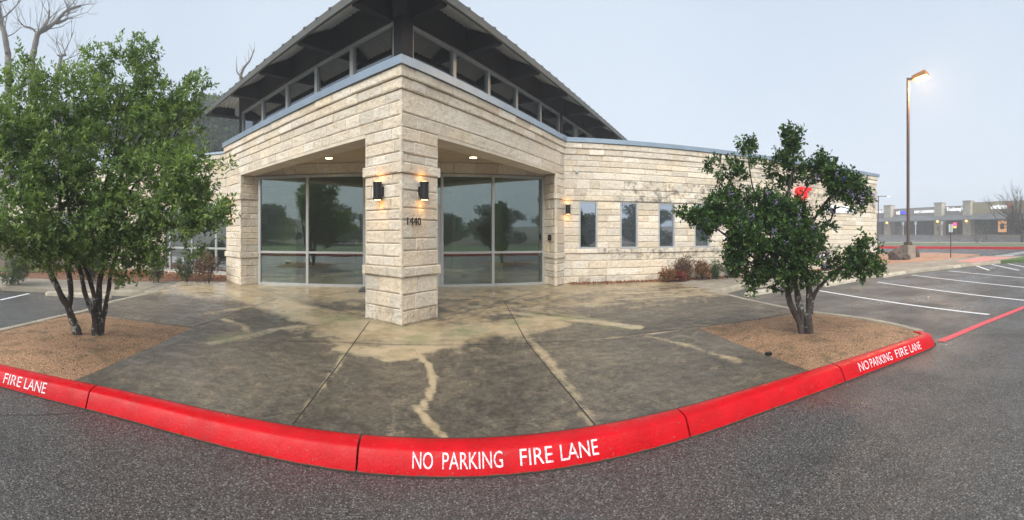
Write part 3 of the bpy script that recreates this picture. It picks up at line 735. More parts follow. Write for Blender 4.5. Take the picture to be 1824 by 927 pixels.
# interior seen through the glass
bm = B(); prism(bm, [(-5.0, 11.5), (5, 11.5), (5, 18), (-5, 18)], .12, .155); obj('interior_floor', bm, M['floor'], BLD)
bm = B(); prism(bm, [(-5.0, 11.6), (5, 11.6), (5, 18), (-5, 18)], 3.3, 3.36)
box(bm, (-5.05, 15, 1.75), (.1, 6.5, 3.3)); box(bm, (5.05, 15, 1.75), (.1, 6.4, 3.3)); box(bm, (0, 18, 1.75), (10.2, .1, 3.3))
box(bm, (1.9, 13.9, 1.7), (.3, .3, 3.2)); box(bm, (3.1, 13.2, 1.7), (.35, .25, 3.2)); box(bm, (-.9, 14.6, 1.7), (2.6, .12, 3.2)); obj('interior_walls', bm, M['inner'], BLD)
W = Wall(); W.lay((-5.0, 12.4), (1, 0), (0, -1), 1.9, .155, 3.3, (), (), r2); W.build('interior_stone_wall', BLD)
bm = B(); box(bm, (1.95, 12.9, 1.9), (.42, .02, .42), 0); obj('notice_board', bm, simple('notice_paper', (.35, .42, .38), .7), BLD)
bm = B(); box(bm, (-1.95, 13.6, .55), (1.0, .5, .8)); box(bm, (-1.95, 13.85, 1.1), (1.0, .1, .5)); obj('reception_seat', bm, M['black'], BLD)

# wings
def wing_pt(P, u, s, o, n): return (P[0]+u[0]*s+n[0]*o, P[1]+u[1]*s+n[1]*o)
a_ = radians(102.4); uW = (sin(a_), cos(a_)); nW = (uW[1], -uW[0])
if nW[1] > 0: nW = (-nW[0], -nW[1])
WR = (ER[0]-.02, ER[1]-.01); LW = 13.45
def spx(px, P=WR, u=uW):
    a = az(px); wv = (sin(a), cos(a)); den = u[0]*wv[1]-u[1]*wv[0]
    return (P[1]*wv[0]-P[0]*wv[1])/den
wins = [(spx(a), spx(b)) for a, b in ((1031.5, 1064.5), (1105, 1136.5), (1173, 1202.5), (1237, 1265), (1298, 1325))]
holes = [(a, b, 1.17, 2.55) for a, b in wins]
def wR(s, z):
    v = 0
    if s > 1.5 and 2.5 < z < 3.2: v = 1.0
    if s > 1 and .8 < z < 1.15: v = .85
    if s > 5 and z > 3.2: v = .7
    if z < .35: v = max(v, .5)
    return v
W = Wall(); W.lay(WR, uW, nW, LW, .15, ZT, holes, [(2.55, 2.70, .03), (1.02, 1.17, .03)]+CB, random.Random(5), wR, Lmin=.3, Lmax=1.0)
PE = wing_pt(WR, uW, LW, 0, nW); nb = (-nW[0], -nW[1])
W.lay(PE, nb, uW, 8.0, .15, ZT, (), [(2.55, 2.70, .03), (1.02, 1.17, .03)]+CB, random.Random(6), wR)
W.build('right_wing_wall', BLD)
bm = B()
def wl(bm, P, u, n, L, holes, z0, z1, t=.3):
    xs_ = [0]; 
    for a, b, c, d in holes: slab(bm, P, u, n, xs_[-1], a, z0, z1, t); slab(bm, P, u, n, a, b, z0, c, t); slab(bm, P, u, n, a, b, d, z1, t); xs_.append(b)
    slab(bm, P, u, n, xs_[-1], L, z0, z1, t)
wl(bm, WR, uW, nW, LW-.013, holes, .1, ZT-.002); slab(bm, PE, nb, uW, .3, 8, .1, ZT-.002, .3); obj('right_wing_core', bm, M['mortar'], BLD)
for a, b in wins:
    bm = B()
    def fr(s0, s1, z0, z1, o0, o1): prism(bm, [wing_pt(WR, uW, s0, o0, nW), wing_pt(WR, uW, s1, o0, nW), wing_pt(WR, uW, s1, o1, nW), wing_pt(WR, uW, s0, o1, nW)], z0, z1)
    fr(a, a+.045, 1.17, 2.55, -.01, -.1); fr(b-.045, b, 1.17, 2.55, -.01, -.1); fr(a+.045, b-.045, 2.50, 2.55, -.01, -.1); fr(a-.01, b+.01, 1.15, 1.20, .035, -.1)
    wo = obj('window_frame', bm, M['alu'], BLD)
    bm = B(); fr(a+.04, b-.04, 1.2, 2.51, -.06, -.07); obj('glass_pane', bm, M['glass2'], wo)
    bm = B(); fr(a+.01, b-.01, 1.18, 2.54, -.27, -.29); obj('dark_room_behind', bm, simple('dim_room', (.05, .055, .06), .9), wo)
# left wing
a_ = radians(-86); uV = (sin(a_), cos(a_)); nV = (uV[1], -uV[0])
if nV[1] > 0: nV = (-nV[0], -nV[1])
WLp = (-4.3, 12.62); LWl = 14
def spl(px): return spx(px, WLp, uV)
hs = [(spl(409.5)-.5, spl(292), .27, 2.52)]
hs2 = [(spl(160), spl(60), .27, 2.52)]
W = Wall(); W.lay(WLp, uV, nV, LWl, .15, ZT, hs+hs2, [(2.52, 2.70, .03)]+CB, random.Random(9)); W.build('left_wing_wall', BLD)
bm = B(); wl(bm, WLp, uV, nV, LWl, hs+hs2, .1, ZT-.002); obj('left_wing_core', bm, M['mortar'], BLD)
for (s0, s1, z0, z1), pxs in ((hs[0], (302, 341, 384)), (hs2[0], (90, 120))):
    bm = B()
    def fr(a, b, c, d, o0=-.01, o1=-.12): prism(bm, [wing_pt(WLp, uV, a, o0, nV), wing_pt(WLp, uV, b, o0, nV), wing_pt(WLp, uV, b, o1, nV), wing_pt(WLp, uV, a, o1, nV)], c, d)
    fr(s0, s1, z0, z0+.06); fr(s0, s1, z1-.06, z1); fr(s0, s1, 1.07, 1.13)
    for sx in [s0+.03, s1-.03]+[spl(p) for p in pxs]:
        for c, d in ((z0+.06, 1.07), (1.13, z1-.06)): fr(sx-.03, sx+.03, c, d)
    wo = obj('window_frame', bm, M['alu'], BLD)
    bm = B(); fr(s0+.02, s1-.02, z0+.05, z1-.05, -.06, -.07); obj('glass_pane', bm, M['glass2'], wo)
    bm = B(); fr(s0, s1, z0-.02, z1+.02, -1.2, -1.22); fr(s0, s1, .2, z0, -.3, -1.2); obj('dark_room_behind', bm, simple('dim_room_left', (.06, .055, .045), .9), wo)
bm = B()
for k in range(9): 
    z = .36+k*.075; p, q = wing_pt(WLp, uV, spl(409), -.16, nV), wing_pt(WLp, uV, spl(386), -.16, nV); bar(bm, (*p, z), (*q, z), .05, .018, (nV[0]*.6, nV[1]*.6, 1))
obj('window_louvre', bm, M['black'], BLD)
# metal coping
bm = B()
def cop(bm, a, b, n, e0=0, e1=0):
    u, L = unit(a, b)
    q = [(a[0]-u[0]*e0+n[0]*.10, a[1]-u[1]*e0+n[1]*.10), (b[0]+u[0]*e1+n[0]*.10, b[1]+u[1]*e1+n[1]*.10), (b[0]+u[0]*e1-n[0]*.42, b[1]+u[1]*e1-n[1]*.42), (a[0]-u[0]*e0-n[0]*.42, a[1]-u[1]*e0-n[1]*.42)]
    return q
oc = fl(C0, (0, -1), (0, -1), .141, 0); ic = (C0[0], C0[1]+.6)
bm = B()
prism(bm, [oc, fl(C0, uL, nL, LL+.08, .1), fl(C0, uL, nL, LL+.08, -.42), ic], ZT, 4.365)
prism(bm, [oc, ic, fl(C0, uR, nR, LR-.05, -.42), fl(C0, uR, nR, LR-.05, .1)], ZT+.0, 4.366)
obj('portico_coping', bm, M['coping'], BLD)
bm = B(); q = cop(bm, WR, PE, nW, .02, .10); prism(bm, q, ZT+.002, 4.362); obj('wing_coping', bm, M['coping'], BLD); bm = B()
q = cop(bm, wing_pt(PE, nb, .45, 0, nb), wing_pt(PE, nb, 8, 0, nb), uW); prism(bm, q, ZT+.002, 4.360); obj('wing_coping', bm, M['coping'], BLD); bm = B()
q = cop(bm, WLp, wing_pt(WLp, uV, LWl, 0, nV), nV, -.2, 0); prism(bm, q, ZT+.002, 4.30); obj('wing_coping', bm, M['coping'], BLD)
# flat roofs
bm = B(); prism(bm, [fl(C0, uL, nL, 7.2, -.3), (C0[0], C0[1]+.45), fl(C0, uR, nR, 6.6, -.3), (17.5, 8.6), (19, 16), (10, 24), (-18, 24), (-18, 13.7), (-4.5, 12.9)], 4.08, 4.14)
obj('flat_roof', bm, M['roofm'], BLD)
bm = B(); prism(bm, [(19.3, 16.2), (12, 24), (-18, 24), (-18, 23.8), (11.9, 23.8), (19, 16)], .1, 4.2); prism(bm, [(-18.2, 13.6), (-18, 13.6), (-18, 24), (-18.2, 24)], .1, 4.2); obj('rear_wall', bm, M['cast'], BLD)
# clerestory
DC = 5.2; zc0, zc1 = 4.10, 5.35
def cl(side, s, o=0):   # s from the corner along the wall, o outward
    u, n = (uL, nL) if side == 'L' else (uR, nR)
    return (u[0]*s+n[0]*o, DC*1.41421+u[1]*s+n[1]*o)
mod = 1.3
def cbox(bm, side, s0, s1, z0, z1, o0, o1): prism(bm, [cl(side, s0, o0), cl(side, s1, o0), cl(side, s1, o1), cl(side, s0, o1)], z0, z1)
for side, edges in (('L', [.10, 1.33, 2.60, 3.91, 5.27, 6.70]), ('R', [.29, 1.56, 2.84, 4.15, 5.54, 6.90])):
    for i, (a, b) in enumerate(zip(edges, edges[1:])):
        bm = B()
        cbox(bm, side, a, a+.05, zc0, zc1, .02, -.08); cbox(bm, side, b-.05, b, zc0, zc1, .02, -.08)
        cbox(bm, side, a+.05, b-.05, zc1-.06, zc1, .02, -.08); cbox(bm, side, a+.05, b-.05, zc0, 4.18, .02, -.08)
        wo = obj('clerestory_window', bm, M['alu'], BLD)
        bm = B(); cbox(bm, side, a+.045, b-.045, 4.17, zc1-.05, -.03, -.04); obj('glass_pane', bm, M['glass3'], wo)
for a, b in ((7.05, 8.3), (8.4, 9.7), (9.75, 11.1)):
    bm = B(); cbox(bm, 'R', a, a+.05, zc0, zc1, .02, -.08); cbox(bm, 'R', b-.05, b, zc0, zc1, .02, -.08); cbox(bm, 'R', a+.05, b-.05, zc1-.06, zc1, .02, -.08)
    wo = obj('clerestory_window', bm, M['alu'], BLD); bm = B(); cbox(bm, 'R', a+.045, b-.045, 4.1, zc1-.05, -.03, -.04); obj('glass_pane', bm, M['glass3'], wo)
bm = B(); cbox(bm, 'L', -.12, .09, zc0, 5.9, .06, -.2); cbox(bm, 'R', -.0, .28, zc0, 5.9, .06, -.2); obj('steel_post', bm, M['dark'], BLD); bm = B(); cbox(bm, 'L', 6.71, 6.83, zc0, 5.9, .05, -.1); obj('steel_post', bm, M['dark'], BLD); bm = B(); cbox(bm, 'R', 6.91, 7.04, zc0, 5.9, .05, -.1); obj('steel_post', bm, M['dark'], BLD)
bm = B(); cbox(bm, 'L', .1, 6.8, zc1+.003, 6.0, .06, -.14); cbox(bm, 'R', .29, 13, zc1+.003, 6.0, .06, -.14); obj('head_beam', bm, M['dark'], BLD)
bm = B(); q0, q1 = cl('L', 6.75), cl('L', 6.75, -9.0)
cbox(bm, 'L', 6.70, 6.76, zc1, 6.0, -.1, -13); cbox(bm, 'L', 6.70, 6.76, zc0, zc1, -3, -3.1); cbox(bm, 'L', .5, 6.8, zc0, 6.0, -12.9, -13); cbox(bm, 'R', 12.9, 13, zc0, 6, 0, -7); obj('clerestory_frame', bm, M['dark'], BLD)
# glazing of the left end bay
for k in range(4):
    a, b = -.1-k*1.5, -1.55-k*1.5
    bm = B(); cbox(bm, 'L', 6.68, 6.75, zc0, zc1-.003, a, a-.05); cbox(bm, 'L', 6.68, 6.75, zc1-.06, zc1-.003, a-.05, b); wo = obj('clerestory_window', bm, M['alu'], BLD)
    bm = B(); cbox(bm, 'L', 6.71, 6.72, zc0, zc1-.05, a-.04, b); obj('glass_pane', bm, M['glass3'], wo)
# hipped roof
DE, ZE, m_ = 4.3, 5.41, .50
ec = (0, DE*1.41421)
WL_, LR_ = 8.56, 15.0   # eave lengths on left / right faces
def rp(a, b, z): return Vector((ec[0]+uL[0]*a+uR[0]*b, ec[1]+uL[1]*a+uR[1]*b, z))
h2 = WL_/2
def roofz(a, b): return ZE+m_*min(a, b, WL_-a, LR_-b)
bm = B()
def quad(bm, *p): return bm.faces.new([bm.verts.new(q) for q in p])
T = .12
c_ = [(0, 0), (WL_, 0), (WL_, LR_), (0, LR_)]; rA, rB = (h2, h2), (h2, LR_-h2)
zt = ZE+m_*h2
for f in (((0, 0), (WL_, 0), rA), ((WL_, 0), (WL_, LR_), rB, rA), ((WL_, LR_), (0, LR_), rB), ((0, LR_), (0, 0), rA, rB)):
    quad(bm, *[rp(p[0], p[1], (zt if p in (rA, rB) else ZE)+T) for p in f])
obj('roof', bm, M['roofm'], BLD)
# fascia gutter
bm = B()
e = .03
for (a, b) in zip(c_, c_[1:]+c_[:1]):
    pa, pb = rp(*a, 0), rp(*b, 0); cx_ = rp(h2, LR_/2, 0); d = (pb-pa).normalized(); nn = Vector((d.y, -d.x, 0)); 
    if nn.dot(pa-cx_) < 0: nn = -nn
    q = [pa-d*.03+nn*e, pb+d*.03+nn*e, pb-nn*.03, pa-nn*.03]; prism(bm, [(v.x, v.y) for v in q], ZE-.02, ZE+T+.004)
obj('fascia', bm, simple('fascia_metal', (.13, .13, .115), .45, .4, .15, 3), BLD)
# standing seams
bm = B()
for k in range(1, int(LR_/.42)):
    b = k*.42; t = min(h2, b, LR_-b); bar(bm, rp(-.05, b, ZE+T-.008), rp(t, b, ZE+T+.008+m_*t), .03, .035)
for k in range(1, int(WL_/.42)):
    a = k*.42; t = min(h2, a, WL_-a); bar(bm, rp(a, -.05, ZE+T-.008), rp(a, t, ZE+T+.008+m_*t), .03, .035)
obj('standing_seams', bm, M['roofm'], BLD)
# corrugated soffit
def corr(bm, fx, L, depth_f, per=.13, amp=.016):
    n_ = int(L/per*4); prev = None
    for i in range(n_+1):
        s = L*i/n_; dz = amp*sin(2*pi*s/per); t = depth_f(s)
        cur = (bm.verts.new(fx(s, 0, dz)), bm.verts.new(fx(s, t, dz)))
        if prev: bm.faces.new((prev[0], cur[0], cur[1], prev[1]))
        prev = cur
bm = B()
corr(bm, lambda s, t, dz: rp(t, s, ZE+.06+m_*t+dz), LR_, lambda s: max(.01, min(h2, s, LR_-s)))
corr(bm, lambda s, t, dz: rp(s, t, ZE+.06+m_*t+dz), WL_, lambda s: max(.01, min(h2, s, WL_-s)))
corr(bm, lambda s, t, dz: rp(WL_-t, s, ZE+.06+m_*t+dz), LR_, lambda s: max(.01, min(h2, s, LR_-s)))
obj('corrugated_soffit', bm, M['soffit'], BLD)
# outriggers: level bottom, top follows the roof
ov = DC-DE
def outr(side, s):
    bm = B(); w2 = .075
    def q(t, z, k): return rp(t, s+k, z) if side == 'R' else rp(s+k, t, z)
    t0, t1 = .06, ov+.02
    P_ = [q(t0, ZE-.03, -w2), q(t0, ZE-.03, w2), q(t1, ZE-.05, w2), q(t1, ZE-.05, -w2), q(t0, ZE+.045+m_*t0, -w2), q(t0, ZE+.045+m_*t0, w2), q(t1, ZE+.04+m_*t1, w2), q(t1, ZE+.04+m_*t1, -w2)]
    hexa(bm, P_); obj('outrigger', bm, M['dark'], BLD)
for k in range(8): outr('R', 1.10+1.76*k)
for k in range(5): outr('L', 1.10+1.76*k if k < 4 else WL_-.25)
for s in (3.2, 6.0, 8.8):
    bm = B(); a = rp(WL_-.06, s, ZE-.02); b = rp(WL_-ov, s, ZE-.02); bar(bm, a, b, .15, .16); obj('outrigger', bm, M['dark'], BLD)
bm = B(); a = rp(.06, .06, ZE-.03); b = rp(ov+.1, ov+.1, ZE-.03)
hexa(bm, [a+Vector((-.12, 0, 0)), a+Vector((.12, 0, 0)), b+Vector((.12, 0, 0)), b+Vector((-.12, 0, 0)), a+Vector((-.12, 0, .09)), a+Vector((.12, 0, .09)), b+Vector((.12, 0, .55)), b+Vector((-.12, 0, .55))]); obj('hip_outrigger', bm, M['dark'], BLD)
# sconces
def sconce(P, u, n, s, glow):
    c = (P[0]+u[0]*s+n[0]*.10, P[1]+u[1]*s+n[1]*.10)
    bm = B(); lathe(bm, (c[0], c[1], 2.15), [(.060, 0), (.074, .0), (.074, .03), (.070, .034), (.070, .25), (.074, .254), (.074, .29), (.060, .29)], 20)
    a = (P[0]+u[0]*s+n[0]*.03, P[1]+u[1]*s+n[1]*.03); bar(bm, (a[0], a[1], 2.22), (a[0], a[1], 2.37), .1, .06, (n[0], n[1], 0))
    o = obj('wall_lamp', bm, M['black'], BLD)
    bm = B(); lathe(bm, (c[0], c[1], 2.145), [(.05, 0), (.05, .003)], 16); obj('bulb_lens', bm, M['sconce'], o); bm = B(); lathe(bm, (c[0], c[1], 2.442), [(.05, 0), (.05, .003)], 16); obj('bulb_lens', bm, M['sconce'], o)
    for z, up, k in ((2.12, 0, 1), (2.465, 1, .6)):
        l = bpy.data.lights.new('sconce_lamp', 'SPOT'); l.energy = 1.0*k*glow; l.color = (1, .40, .08) if glow > 1 else (1, .55, .12); l.spot_size = radians(75); l.spot_blend = .7; l.shadow_soft_size = .03
        lo = bpy.data.objects.new('sconce_lamp', l); COL.objects.link(lo); lo.location = (c[0]-n[0]*.02, c[1]-n[1]*.02, z)
        dv = Vector((n[0]*.35, n[1]*.35, 1 if not up else -1)); lo.rotation_euler = dv.to_track_quat('Z', 'Y').to_euler()
sconce(C0, uL, nL, .45, 1.3); sconce(C0, uR, nR, .43, 1.0); sconce(C0, uL, nL, 6.92, .8); sconce(WR, uW, nW, .10, .8)
# house number
def flat_text(word, origin, u, wdt, hgt, n, thick, name, m, parent, bold=0.0):
    me = text_mesh(word, bold); bm = B(); bm.from_mesh(me)
    xs_ = [v.co.x for v in bm.verts]; ys_ = [v.co.y for v in bm.verts]; x0, x1, y0, y1 = min(xs_), max(xs_), min(ys_), max(ys_)
    g = bmesh.ops.extrude_face_region(bm, geom=bm.faces[:]); top = [v for v in g['geom'] if isinstance(v, bmesh.types.BMVert)]
    for v in top: v.co.z = 1
    for v in bm.verts:
        s = (v.co.x-x0)/(x1-x0)*wdt; z = (v.co.y-y0)/(y1-y0)*hgt; o_ = v.co.z*thick
        v.co = (origin[0]+u[0]*s+n[0]*o_, origin[1]+u[1]*s+n[1]*o_, origin[2]+z)
    return obj(name, bm, m, parent)
hp = fl(C0, uR, nR, .09, .036); flat_text('1440', (hp[0], hp[1], 1.735), uR, .32, .125, nR, .012, 'house_number', M['black'], BLD)
ju, jl = unit(JR, JRi); jn = (-ju[1], ju[0]); kpd = fl(JR, ju, jn, .3, .03)
bm = B(); box(bm, (kpd[0], kpd[1], 1.49), (.13, .05, .16), atan2(ju[1], ju[0])); o = obj('keypad', bm, M['black'], BLD)
kq = fl(JR, ju, jn, .3, .062); bm = B(); box(bm, (kq[0], kq[1], 1.52), (.06, .006, .01), atan2(ju[1], ju[0])); obj('status_light', bm, simple('red_status_dot', (.5, .03, .03), .4), o)
p = wing_pt(WR, uW, spx(1027), .04, nW); bm = B(); lathe(bm, (p[0], p[1], 3.35), [(.02, 0), (.05, .02), (.05, .06), (.03, .09)], 14); obj('security_sensor', bm, M['signback'], BLD)
# wall sign behind the right tree
def onW(px): return wing_pt(WR, uW, spx(px), .05, nW)
sg = onW(1413); d_ = hypot(*sg); zb = EYE+(416.4-356)/750*d_
sgn = flat_text('gr', (sg[0], sg[1], zb-.12), uW, hypot(onW(1442)[0]-sg[0], onW(1442)[1]-sg[1]), .62, nW, .1, 'lit_sign', M['litred'], BLD, 0.0)
p = onW(1500); d_ = hypot(*p); cz = EYE+(416.4-345)/750*d_
bm = B(); pts = []
for k in range(16):
    t = radians(150-120*k/15); s = spx(1503); q = wing_pt(WR, uW, s+cos(t)*.75, .08, nW); pts.append((q[0], q[1], cz-.1+sin(t)*.72))
tube(bm, pts, [.02+.07*sin(pi*k/15) for k in range(16)], 8); obj('lit_sign_arc', bm, M['litblue'], sgn)
bm = B(); s0, s1 = spx(1470), spx(1521); z = EYE+(416.4-379)/750*hypot(*p)
prism(bm, [wing_pt(WR, uW, s0, .1, nW), wing_pt(WR, uW, s1, .1, nW), wing_pt(WR, uW, s1, .02, nW), wing_pt(WR, uW, s0, .02, nW)], z, z+.26); obj('lit_sign_panel', bm, M['litwhite'], sgn)

# door mat
a, b = G(638, 520.5), G(664, 520.5); bm = B(); prism(bm, [a, b, G(668, 512.5), G(645, 512.5)], .151, .168)
tag(obj('door_mat', bm, M['black']), 'black rubber door mat on the concrete before the glass entrance doors', 'mat')

# ------------------------------------------------------------------ foliage
def leaves_mesh(name, cen, dirs, size, tones, m, parent=None, wid=.42, seed=0, nrm_j=.9, origin=None):
    rs = np.random.RandomState(seed); N = len(cen); cen = np.asarray(cen, float); dirs = np.asarray(dirs, float)
    d = dirs/np.linalg.norm(dirs, axis=1)[:, None]
    up = rs.normal(size=(N, 3))*nrm_j; up[:, 2] += 1
    s = np.cross(d, up); s /= np.linalg.norm(s, axis=1)[:, None]+1e-9; nn = np.cross(s, d)
    L = (np.asarray(size)*rs.uniform(.7, 1.3, N))[:, None]
    base = cen; tip = cen+d*L; mid = cen+d*L*.55-nn*L*.06
    v = np.stack([base, mid+s*L*wid/2+nn*L*.08, tip, mid-s*L*wid/2+nn*L*.08], 1).reshape(-1, 3)
    me = bpy.data.meshes.new(name); me.vertices.add(4*N); me.vertices.foreach_set('co', v.ravel())
    me.loops.add(4*N); me.loops.foreach_set('vertex_index', np.arange(4*N)); me.polygons.add(N)
    me.polygons.foreach_set('loop_start', np.arange(0, 4*N, 4)); me.polygons.foreach_set('loop_total', np.full(N, 4)); me.update(calc_edges=True)
    a = me.color_attributes.new('tone', 'FLOAT_COLOR', 'CORNER'); t = np.c_[np.asarray(tones), np.ones(N)].astype(np.float32); a.data.foreach_set('color', np.repeat(t, 4, axis=0).ravel())
    return finish(name, me, m, parent, origin)
def crown(lobes, dens, leaf, per=13, seed=1, dark=(.020, .052, .018), lite=(.085, .16, .045), young=.18, gap=.0, twig=.16, gscale=2.2):
    rs = np.random.RandomState(seed); C_, D_, T_, S_ = [], [], [], []
    dark, lite = np.array(dark), np.array(lite)
    for (c, r, k) in lobes:
        n_ = int(dens*k*(r[0]*r[1]*r[2])**(2/3.)*4.2)
        for _ in range(n_):
            v = rs.normal(size=3); v /= np.linalg.norm(v); rad = rs.uniform(.12, 1)**(.42)
            wob = 1+.28*noise.noise(Vector((v*1.7+np.array(c))*1.3))+.15*noise.noise(Vector((v*4+np.array(c))*1.1))
            p = np.array(c)+v*rad*wob*np.array(r)
            if noise.noise(Vector(p*gscale)) < gap-.22: continue
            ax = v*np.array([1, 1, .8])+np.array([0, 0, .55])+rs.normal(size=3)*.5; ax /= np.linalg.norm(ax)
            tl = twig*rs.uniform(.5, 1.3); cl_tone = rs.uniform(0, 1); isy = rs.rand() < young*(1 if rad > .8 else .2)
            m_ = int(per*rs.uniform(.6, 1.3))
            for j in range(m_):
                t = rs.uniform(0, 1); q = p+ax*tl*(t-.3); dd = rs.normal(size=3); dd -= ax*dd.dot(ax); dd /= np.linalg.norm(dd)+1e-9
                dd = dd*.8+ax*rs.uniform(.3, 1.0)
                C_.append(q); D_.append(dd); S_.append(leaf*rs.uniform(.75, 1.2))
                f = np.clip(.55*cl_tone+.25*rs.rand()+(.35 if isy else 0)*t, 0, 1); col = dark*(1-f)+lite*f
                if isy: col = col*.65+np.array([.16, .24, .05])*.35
                T_.append(col*rs.uniform(.8, 1.15))
    return C_, D_, S_, T_
def lobe_px(px, py, rx, ry, d, k=1, dz=.8):
    c = P3(px, py, d); return ((c.x, c.y, c.z), ((rx*d/750), (rx*d/750)*dz, ry*d/750), k)

# left tree
TL = thing('evergreen_tree', 'large bushy evergreen tree with many lichened stems in the left gravel bed', 'tree', (-3.95, 4.2, .16))
d0 = 5.75
lob = [lobe_px(*q) for q in (
    (215, 140, 52, 62, 6.1), (285, 175, 60, 50, 6.0), (340, 170, 36, 45, 5.9, .8), (130, 190, 70, 70, 5.8), (40, 180, 65, 75, 5.6), (-30, 230, 60, 90, 5.4),
    (200, 240, 90, 70, 5.9), (290, 240, 70, 65, 6.0), (100, 270, 90, 75, 5.4), (20, 300, 80, 80, 5.2), (180, 330, 95, 60, 5.6), (275, 310, 70, 50, 5.3),
    (350, 320, 62, 48, 5.0, 1.5), (370, 370, 48, 48, 4.95, 1.5), (388, 335, 24, 36, 4.95, 1.0), (100, 455, 60, 25, 5.3, .8), (250, 465, 45, 22, 5.2, .7), (170, 460, 60, 22, 5.4, .5), (310, 375, 65, 50, 5.1), (230, 390, 80, 55, 5.3), (120, 380, 90, 60, 5.2), (30, 390, 85, 55, 5.1),
    (65, 440, 70, 35, 5.2), (-30, 400, 50, 60, 5.1), (225, 445, 55, 45, 5.3), (210, 485, 28, 25, 5.3, .8), (150, 430, 60, 35, 5.4), (270, 430, 40, 40, 5.2, .8), (345, 430, 30, 40, 5.1, .45), (255, 100, 30, 30, 6.1, .8), (165, 110, 25, 30, 6.0, .6))]
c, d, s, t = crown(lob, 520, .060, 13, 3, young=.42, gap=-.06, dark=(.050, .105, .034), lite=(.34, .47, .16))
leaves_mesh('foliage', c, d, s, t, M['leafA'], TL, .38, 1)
print('left leaves', len(c))
bm = B()
def stem(bm, pts, d, r0, r1, seed):
    ds = d if isinstance(d, (list, tuple)) else [d]*len(pts)
    P_ = spline([P3(a, b, q) for (a, b), q in zip(pts, ds)], 6); nn_ = len(P_)
    P_ = [p+Vector((noise.noise(p*3+Vector((seed, 0, 0))), noise.noise(p*3+Vector((0, seed, 0))), 0))*r0*.7 for p in P_]
    tube(bm, P_, [(r0+(r1-r0)*i/(nn_-1))*(1+(.55*math.exp(-i/1.6) if r0 > .048 and seed not in (3.1, 9.3) else 0)) for i in range(nn_)], 12, .35, seed)
for i, (pts, r0, r1) in enumerate((
    ([(136, 612), (128, 575), (118, 545), (98, 505), (84, 470), (78, 430), (60, 370), (40, 300)], .085, .03),
    ([(122, 552), (126, 520), (122, 480), (112, 440), (106, 400), (110, 330), (130, 250)], .062, .025),
    ([(172, 606), (168, 570), (158, 540), (148, 510), (142, 475), (138, 430), (120, 360)], .075, .022),
    ([(170, 570), (166, 520), (158, 490), (150, 465), (160, 400), (190, 320), (215, 220)], .05, .02),
    ([(175, 604), (176, 560), (178, 510), (184, 465), (190, 420), (205, 340), (250, 250), (290, 200)], .075, .02),
    ([(181, 600), (186, 560), (193, 520), (198, 480), (230, 420), (290, 370), (350, 340)], .06, .018),
    ([(148, 470), (130, 440), (115, 425)], .02, .012), ([(110, 420), (60, 330), (10, 250)], .03, .012), ([(190, 400), (240, 330), (300, 260), (330, 190)], .03, .01), ([(160, 400), (200, 300), (215, 150)], .03, .008))):
    stem(bm, pts, [5.85-.0*k for k in range(len(pts))] if i < 6 else 5.7, r0*.68, r1*.8, i*3.1)
obj('trunk', bm, M['bark'], TL, True)

# right tree
TR = thing('flowering_evergreen_tree', 'small multi-stemmed evergreen tree with mauve blossom in the right gravel bed', 'tree', (4.87, 3.4, .16))
lobR = [lobe_px(*q) for q in (
    (1332, 262, 17, 12, 6.0, 1), (1412, 245, 22, 20, 6.0, 1), (1412, 282, 34, 24, 6.0, .9), (1455, 285, 22, 14, 5.9, .8), (1295, 300, 36, 18, 5.8, .9), (1340, 300, 28, 20, 5.9, .7), (1268, 295, 12, 12, 5.8, .6),
    (1388, 312, 38, 24, 6.1, .75), (1480, 308, 30, 18, 5.8, .8), (1505, 330, 40, 26, 5.8, .9), (1530, 355, 26, 22, 5.7, .9), (1466, 312, 20, 13, 6.0, .6), (1438, 312, 22, 15, 6.0, .7), (1475, 385, 22, 22, 5.9, .7),
    (1225, 382, 24, 10, 5.6, .8), (1255, 392, 26, 22, 5.6, .9), (1300, 365, 45, 30, 5.7, .9), (1350, 370, 48, 34, 5.8, 1), (1400, 385, 50, 34, 5.9, 1), (1300, 410, 55, 34, 5.6, 1), (1360, 425, 62, 36, 5.6, 1),
    (1430, 430, 48, 32, 5.7, 1), (1330, 465, 42, 30, 5.6, .9), (1395, 470, 60, 36, 5.7, 1), (1455, 470, 42, 30, 5.7, 1), (1545, 450, 28, 24, 5.7, 1.1), (1545, 478, 34, 26, 5.7, 1.1), (1500, 472, 28, 26, 5.7, 1), (1370, 505, 30, 18, 5.8, .8), (1345, 500, 20, 20, 5.7, .7), (1420, 500, 40, 18, 5.9, .6))]
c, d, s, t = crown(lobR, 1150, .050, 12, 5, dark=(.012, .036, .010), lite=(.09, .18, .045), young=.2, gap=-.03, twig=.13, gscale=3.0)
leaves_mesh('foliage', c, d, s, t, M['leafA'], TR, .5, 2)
print('right leaves', len(c))
bm = B()
